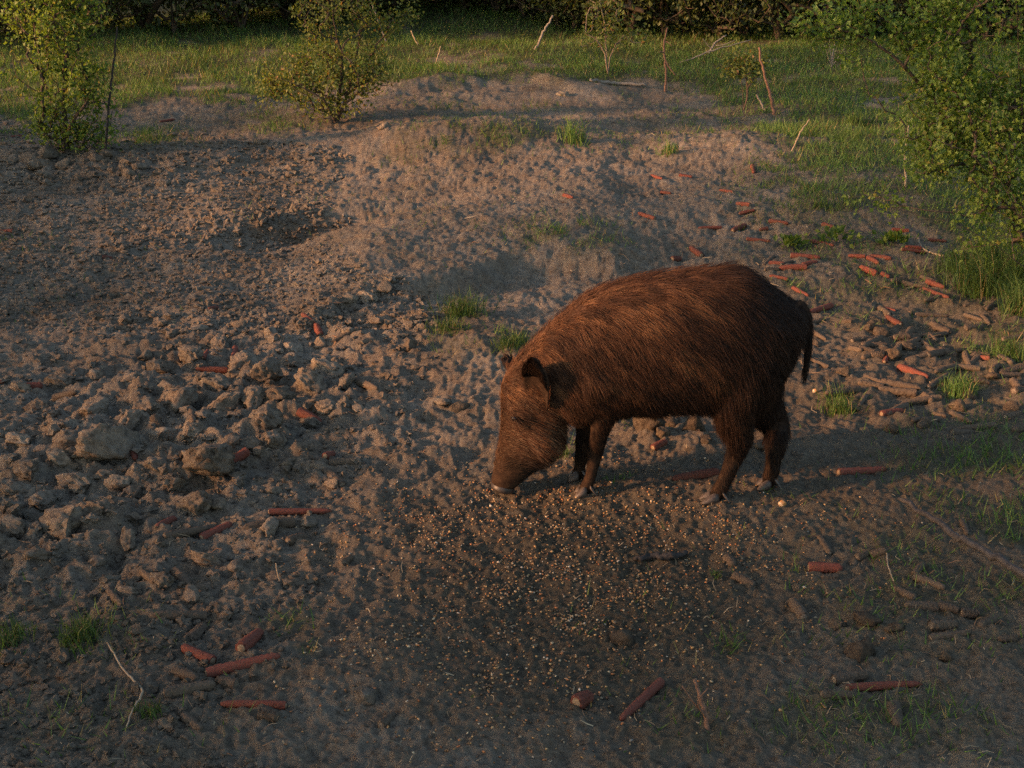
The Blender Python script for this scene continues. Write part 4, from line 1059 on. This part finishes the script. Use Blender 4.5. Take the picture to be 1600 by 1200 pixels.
def leaves(name, P, out, size, tint, org, seed, shape=LEAF4, up_bias=.5):
    rg = np.random.default_rng(seed); n_ = len(P); V0, F0 = shape
    D = out + rg.normal(size=(n_, 3)) * .8; D /= np.linalg.norm(D, axis=1)[:, None]
    Nn = rg.normal(size=(n_, 3)) * .75 + np.array([0, 0, up_bias * 1.6]); Nn -= D * (Nn * D).sum(1)[:, None]; Nn /= np.linalg.norm(Nn, axis=1)[:, None] + 1e-9
    S = np.cross(D, Nn)
    V = P[:, None] + size[:, None, None] * (V0[None, :, 0:1] * S[:, None] + V0[None, :, 1:2] * D[:, None] + V0[None, :, 2:3] * Nn[:, None])
    F = (F0[None] + (np.arange(n_) * len(V0))[:, None, None]).reshape(-1, 3)
    return mesh_np(name, V.reshape(-1, 3) - org, F, False, {'tint': np.repeat(tint, len(V0), 0)})
def make_tree(name, label, cat, base, stems, targets, per, lsize, spread, pal, seed, shape=LEAF4, group=None, tip_r=.0016, pipe=.42, bark=None, step=.06, pn='trunk'):
    rg = np.random.default_rng(seed)
    pos, par, r = grow_tree(np.array(base), stems, targets, seed, step, tip_r, pipe)
    o = empty(name, base)
    obj(pn, wood_mesh(pn, pos, par, r, np.array(base)), bark or M_BARK, o)
    cl = np.repeat(targets, per, 0); n_ = len(cl)
    P = cl + rg.normal(size=(n_, 3)) * spread
    ctr = targets.mean(0); out = P - ctr; out /= np.linalg.norm(out, axis=1)[:, None] + 1e-9
    pal = np.array(pal); w = rg.random((n_, 1)); cv = np.repeat(rg.random(len(targets)), per)[:, None]
    q_ = np.clip(.6 * cv + .4 * w, 0, 1)
    tint = pal[0] + (pal[1] - pal[0]) * q_
    tint = np.where(rg.random((n_, 1)) < .06, pal[2], tint)
    size = lsize * (.6 + .7 * rg.random(n_))
    obj('crown', leaves('crown', P, out * .5, size, tint, np.array(base), seed + 1, shape), M_LEAF, o)
    tag(o, label, cat, group)
    return o
def blob_targets(blobs, Y, n_, seed, depth=.7, gap=-.3):
    """blobs: (px, py, rx, ry, weight) at distance Y, as thick as they are wide"""
    rg = np.random.default_rng(seed)
    w = np.array([b_[4] * b_[2] * b_[3] for b_ in blobs], float); pick = rg.choice(len(blobs), n_, p=w / w.sum())
    out = []
    for k in pick:
        cx, cy, rx, ry, _ = blobs[k]
        v = rg.normal(size=3); v /= np.linalg.norm(v); v *= rg.random() ** (1 / 2.4)
        C = unproj(cx, cy, Y); s_ = np.linalg.norm(C - CAM) / FPX
        T = C + np.array([v[0] * rx * s_, v[1] * min(rx, ry * 1.5) * s_ * depth, v[2] * ry * s_])
        if vnoise3(T[None] * 4.2, seed)[0] > gap or rg.random() < .12: out.append(T)
    return np.array(out)
PAL_Y = [(.065, .125, .02), (.175, .24, .042), (.22, .20, .05)]
PAL_O = [(.075, .11, .025), (.17, .195, .045), (.22, .13, .04)]
PAL_D = [(.042, .064, .024), (.095, .125, .04), (.12, .11, .045)]

# young green tree on its mound
B = ground([104], [238])[0]; Y = B[1]
st = [[unproj(100, 170, Y), unproj(102, 90, Y), unproj(95, 0, Y + .05), unproj(90, -110, Y + .05)], [unproj(110, 195, Y - .05), unproj(140, 150, Y - .1), unproj(160, 95, Y - .1)], [unproj(92, 190, Y + .05), unproj(70, 130, Y + .1), unproj(55, 40, Y + .1), unproj(50, -60, Y)]]
tg = blob_targets([(95, -70, 75, 75, 1), (85, 20, 78, 60, 1), (100, 85, 66, 50, 1), (70, 110, 45, 35, .8), (140, 130, 40, 50, .5), (95, 160, 46, 30, 1.2), (150, 175, 36, 34, 1.2), (90, 205, 56, 22, 1.6), (145, 200, 34, 28, 1.2), (30, 30, 24, 22, .6), (25, 85, 14, 8, .6), (20, 5, 20, 20, .6)], Y, 760, 1101)
make_tree('young_tree', 'slender young tree with bright yellow-green leaves on a mound of clods', 'tree', B, st, tg, 11, .029, .035, PAL_Y, 1102, LEAF6)
# round shrub
B = ground([525], [192])[0]; Y = B[1]
st = [[unproj(530, 150, Y), unproj(534, 90, Y), unproj(520, 30, Y), unproj(515, -80, Y)], [unproj(510, 160, Y - .1), unproj(470, 135, Y - .15), unproj(430, 120, Y - .15)], [unproj(542, 150, Y + .1), unproj(560, 80, Y + .15), unproj(568, 10, Y + .1)], [unproj(545, 155, Y - .05), unproj(580, 130, Y - .1), unproj(600, 110, Y - .1)]]
tg = blob_targets([(515, -60, 85, 60, 1), (525, 20, 65, 48, 1), (490, 55, 40, 40, .9), (560, 40, 40, 40, .9), (520, 85, 70, 45, 1), (450, 115, 48, 34, 1.7), (515, 140, 80, 38, 1.5), (580, 118, 46, 30, 1.5), (428, 130, 26, 25, 1.5), (610, 35, 28, 14, 1.6), (638, 22, 14, 9, 2), (470, 20, 16, 18, .8), (500, 165, 45, 16, .6), (425, 82, 18, 8, .5)], Y, 760, 1111, .7, -.12)
make_tree('round_shrub', 'bushy round shrub with olive and rust-tinted leaves at the slope edge', 'shrub', B, st, tg, 11, .028, .04, PAL_O, 1112, LEAF4)
# hawthorn
B = ground([1640], [452])[0]; Y = B[1]
st = [[unproj(1630, 330, Y), unproj(1600, 200, Y), unproj(1590, 50, Y), unproj(1580, -120, Y)], [unproj(1590, 410, Y - .15), unproj(1520, 360, Y - .3), unproj(1440, 335, Y - .35), unproj(1400, 325, Y - .35)], [unproj(1560, 300, Y + .1), unproj(1480, 190, Y + .1), unproj(1400, 90, Y), unproj(1330, 50, Y), unproj(1240, 40, Y)],
      [unproj(1590, 330, Y - .2), unproj(1530, 250, Y - .3), unproj(1460, 215, Y - .3)], [unproj(1680, 300, Y), unproj(1720, 100, Y), unproj(1740, -80, Y)]]
tg = blob_targets([(1550, -60, 130, 90, 1), (1540, 60, 110, 70, 1.1), (1490, 40, 60, 45, 1), (1550, 160, 95, 70, 1.1), (1470, 150, 60, 45, 1), (1560, 260, 80, 60, 1.1), (1480, 230, 60, 40, .8), (1560, 340, 70, 45, .9), (1440, 95, 40, 26, .9), (1400, 70, 34, 20, .9), (1330, 40, 36, 20, 1.1), (1290, 22, 30, 18, 1.1), (1255, 42, 22, 10, 1.3), (1330, 8, 18, 16, 1), (1390, 175, 34, 10, .8), (1420, 195, 34, 12, .8),
                   (1385, 310, 38, 16, 1.1), (1440, 310, 34, 16, .9), (1500, 320, 40, 25, .9), (1640, 100, 90, 160, .8), (1660, 300, 80, 110, .7), (1420, 240, 30, 15, .4), (1350, 95, 28, 14, .6), (1420, 130, 30, 20, .9), (1520, 380, 50, 18, .5), (1410, 215, 50, 7, 2.2), (1390, 150, 40, 8, 1.8), (1440, 268, 46, 8, 2), (1300, 55, 40, 8, 2), (1245, 38, 18, 8, 2.5), (1360, 305, 30, 10, 2), (1350, 20, 40, 14, 1.5), (1420, 50, 40, 18, 1.5)], Y, 1350, 1121, .8, .04)
make_tree('hawthorn_bush', 'large hawthorn bush with yellow-green lobed leaves overhanging the meadow', 'bush', B, st, tg, 16, .024, .034, PAL_Y, 1122, LEAF6, pipe=.36)
# thin sapling
B = ground([950], [116])[0]; Y = B[1]
st = [[unproj(948, 80, Y), unproj(945, 40, Y), unproj(938, 5, Y)], [unproj(940, 70, Y), unproj(915, 50, Y), unproj(918, 15, Y), unproj(935, 14, Y)], [unproj(958, 80, Y), unproj(975, 55, Y), unproj(1000, 70, Y), unproj(1012, 55, Y)]]
tg = blob_targets([(945, 20, 34, 22, 1), (950, 55, 36, 22, 1), (985, 55, 20, 22, .8), (1010, 55, 12, 12, .8), (925, 40, 16, 24, .7), (915, 60, 10, 16, .5), (940, -20, 30, 24, .8)], Y, 110, 1131)
make_tree('thin_sapling', 'thin see-through sapling with sparse olive leaves before the dark thicket', 'sapling', B, st, tg, 8, .036, .04, PAL_O, 1132, LEAF4, bark=M_BARK_LIGHT)
# low bush by the stake
B = ground([1162], [172])[0]; Y = B[1]
st = [[unproj(1168, 145, Y), unproj(1165, 115, Y)], [unproj(1160, 125, Y), unproj(1140, 100, Y)]]
tg = blob_targets([(1160, 108, 34, 22, 1), (1145, 98, 22, 12, 1), (1175, 95, 20, 14, .8), (1190, 85, 14, 8, .5)], Y, 70, 1141)
make_tree('low_bush', 'small low bush with dull green leaves leaning towards the brown stake', 'bush', B, st, tg, 10, .032, .035, PAL_O, 1142, LEAF4)
# leafy weed
for (a_, b_, w_, h_, lb, sd_) in ((1305, 378, 36, 16, 'low broad-leaved weed growing in the cob drift', 1151), (1235, 385, 14, 10, 'tiny leafy weed beside the cob drift', 1152), (1400, 380, 20, 12, 'leafy weed under the lowest hawthorn twigs', 1153)):
    C = ground([a_], [b_])[0]; s_ = ((C - CAM) @ FWD) / FPX; rg = np.random.default_rng(sd_); n_ = 70
    P = C + np.stack([rg.normal(size=n_) * w_ * s_ * .5, rg.normal(size=n_) * w_ * s_ * .4, rg.random(n_) * h_ * s_ + .004], 1)
    out = P - C + np.array([0, 0, .02]); out /= np.linalg.norm(out, axis=1)[:, None]
    tn = np.array(PAL_Y[0]) * .7 + (np.array(PAL_Y[1]) * .7 - np.array(PAL_Y[0]) * .7) * rg.random((n_, 1))
    wd = empty('leafy_weed', C)
    tag(obj('foliage', leaves('foliage', P, out * 1.5, .026 + .018 * rg.random(n_), tn, C, sd_), M_LEAF, wd), kind='stuff')
    V, F = tube(np.array([[0, 0, -.01], [.004, 0, h_ * s_ * .4], [0, .004, h_ * s_ * .8]]), [.003, .002], 6); obj('stem', mesh_np('stem', V, F), M_BARK, wd)
    tag(wd, lb, 'weed')

# forest edge: five kinds of thicket, copied along the far side of the meadow
def thicket_proto(seed, H, W, low, pal, lsize, n_t):
    rg = np.random.default_rng(seed)
    t = []
    while len(t) < n_t:
        v = rg.uniform(-1, 1, 3)
        if v @ v > 1: continue
        z = low + (H - low) * (.5 + .5 * v[2]); wz = W * (.75 + .25 * math.sin(3.14 * (z / H)))
        if vnoise3(np.array([[v[0] * 2.2 + seed, v[1] * 2.2, z * 1.2]]), seed)[0] < -.22: continue
        t.append((v[0] * wz, v[1] * wz, z))
    t = np.array(t); st = []
    for k in range(5):
        a_ = rg.random() * 6.28; rr = W * rg.uniform(.2, .6)
        st.append([(rr * .3 * math.cos(a_), rr * .3 * math.sin(a_), H * .25), (rr * .7 * math.cos(a_ + .3), rr * .7 * math.sin(a_ + .3), H * .55), (rr * math.cos(a_ + .5), rr * math.sin(a_ + .5), H * .85)])
    return make_tree('thicket_tree', 'tmp', 'tree', (0, 0, 0), st, t, 13, lsize, .10, pal, seed, LEAF4, tip_r=.004, pipe=.42, step=.22)
PR = [thicket_proto(1201, 3.4, 1.5, .12, PAL_D, .075, 330), thicket_proto(1202, 4.6, 1.8, .08, PAL_D, .085, 380), thicket_proto(1203, 2.6, 1.4, .05, PAL_D, .07, 300), thicket_proto(1204, 5.5, 2.1, .1, PAL_D, .095, 420)]
used = [False] * 4
def behind_what(p):
    for lim, tx in ((280, 'behind the young green tree'), (480, 'between young tree and round shrub'), (650, 'behind the round shrub'), (880, 'behind the pale leaning pole'), (1030, 'behind the thin sapling'), (1240, 'behind the brown stake')):
        if p < lim: return tx
    return 'behind the hawthorn bush'
KIND = ['dense dark green thicket bush at the forest edge', 'tall dark low-branched tree at the forest edge', 'low rounded dark bush at the meadow rim', 'broad dark tree rising over the thicket bushes']
def place_thicket(k, x, y, s_, rz, where='beside the clearing, past the clod heap'):
    src = PR[k]
    if not used[k]: o = src; used[k] = True
    else:
        o = src.copy(); col.objects.link(o)
        for ch in [c for c in src.children]:
            c = ch.copy(); col.objects.link(c); c.parent = o
    o.location = (x, y, g_z(x, y) - .03); o.rotation_euler = (0, 0, rz); o.scale = (s_, s_, s_)
    tag(o, f'{KIND[k]} {where}', 'tree' if k in (1, 3) else 'bush', f'{KIND[k]} {where}')
rg = np.random.default_rng(1300)
EDGE = [(-260, 95), (-90, 80), (60, 70), (190, 62), (300, 66), (420, 60), (520, 48), (620, 22), (720, 36), (820, 56), (905, 66), (1000, 76), (1090, 74), (1190, 76), (1290, 78), (1400, 78), (1520, 78), (1650, 78), (1800, 85)]
for k, (a_, b_) in enumerate(EDGE):
    Q = ground([a_], [b_])[0]
    place_thicket((0, 2, 0, 1)[k % 4], Q[0], Q[1] + .9 + .4 * rg.random(), .85 + .3 * rg.random(), rg.random() * 6.28, behind_what(a_))
    R2 = ground([a_ + 55], [b_ + 2])[0]; place_thicket((2, 0)[k % 2], R2[0], R2[1] + .7 + .3 * rg.random(), .6 + .25 * rg.random(), rg.random() * 6.28, behind_what(a_ + 55))
    if k % 2 == 0: place_thicket((1, 3)[k // 2 % 2], Q[0] + rg.normal() * .6, Q[1] + 3.2 + rg.random(), .95 + .3 * rg.random(), rg.random() * 6.28, behind_what(a_))
# wood behind, one mass
n_ = 42000
x_ = rg.uniform(-34, 34, n_); z_ = rg.random(n_) ** .8 * 8.5; y_ = 21.5 + .012 * x_ ** 2 * -1 + rg.random(n_) * 7
P = np.stack([x_, y_, z_ + .5], 1); P = P[vnoise3(P * np.array([.5, .5, .45]), 77) > -.35]
n_ = len(P); tn = np.array(PAL_D[0]) * .8 + (np.array(PAL_D[1]) - np.array(PAL_D[0])) * rg.random((n_, 1)) * .8
tag(obj('woodland', leaves('woodland', P, rg.normal(size=(n_, 3)) * .3, .26 + .2 * rg.random(n_), tn, np.zeros(3), 1301), M_LEAF), 'dark mass of woodland foliage behind the thickets', 'woodland', None, 'stuff')


# added unseen trees and hedge beside the clearing, shading foreground and part of slope
PR += [thicket_proto(1205, 5.2, 2.1, 2.05, PAL_D, .12, 260), thicket_proto(1206, 1.62, .9, .04, PAL_D, .075, 330), thicket_proto(1207, 4.4, 1.75, .08, PAL_D, .13, 680)]
KIND += ['unseen shade tree with a bare lower trunk', 'unseen dense hedge bush added for shade', 'unseen dense spreading tree added for shade']; used += [False] * 3
SHADE_HEDGE = 'in the low hedge beside the clod heap'
for k in range(10): place_thicket(5, -7.0 + .2 * math.sin(k * 2.1), 1.1 + k * .82, (.98 if k < 2 else .87) + .06 * math.sin(k * 3.7), k * 1.3, SHADE_HEDGE)
place_thicket(4, -7.4, 3.5, .95, .3, 'above the low hedge beside the clod heap'); place_thicket(4, -8.4, 8.4, 1.1, 2.3, 'above the low hedge beside the clod heap')
place_thicket(6, -6.6, -.74, .98, .4, 'at the near end of the low hedge'); place_thicket(6, -9.0, -3.6, 1.1, 1.9, 'at the near end of the low hedge')
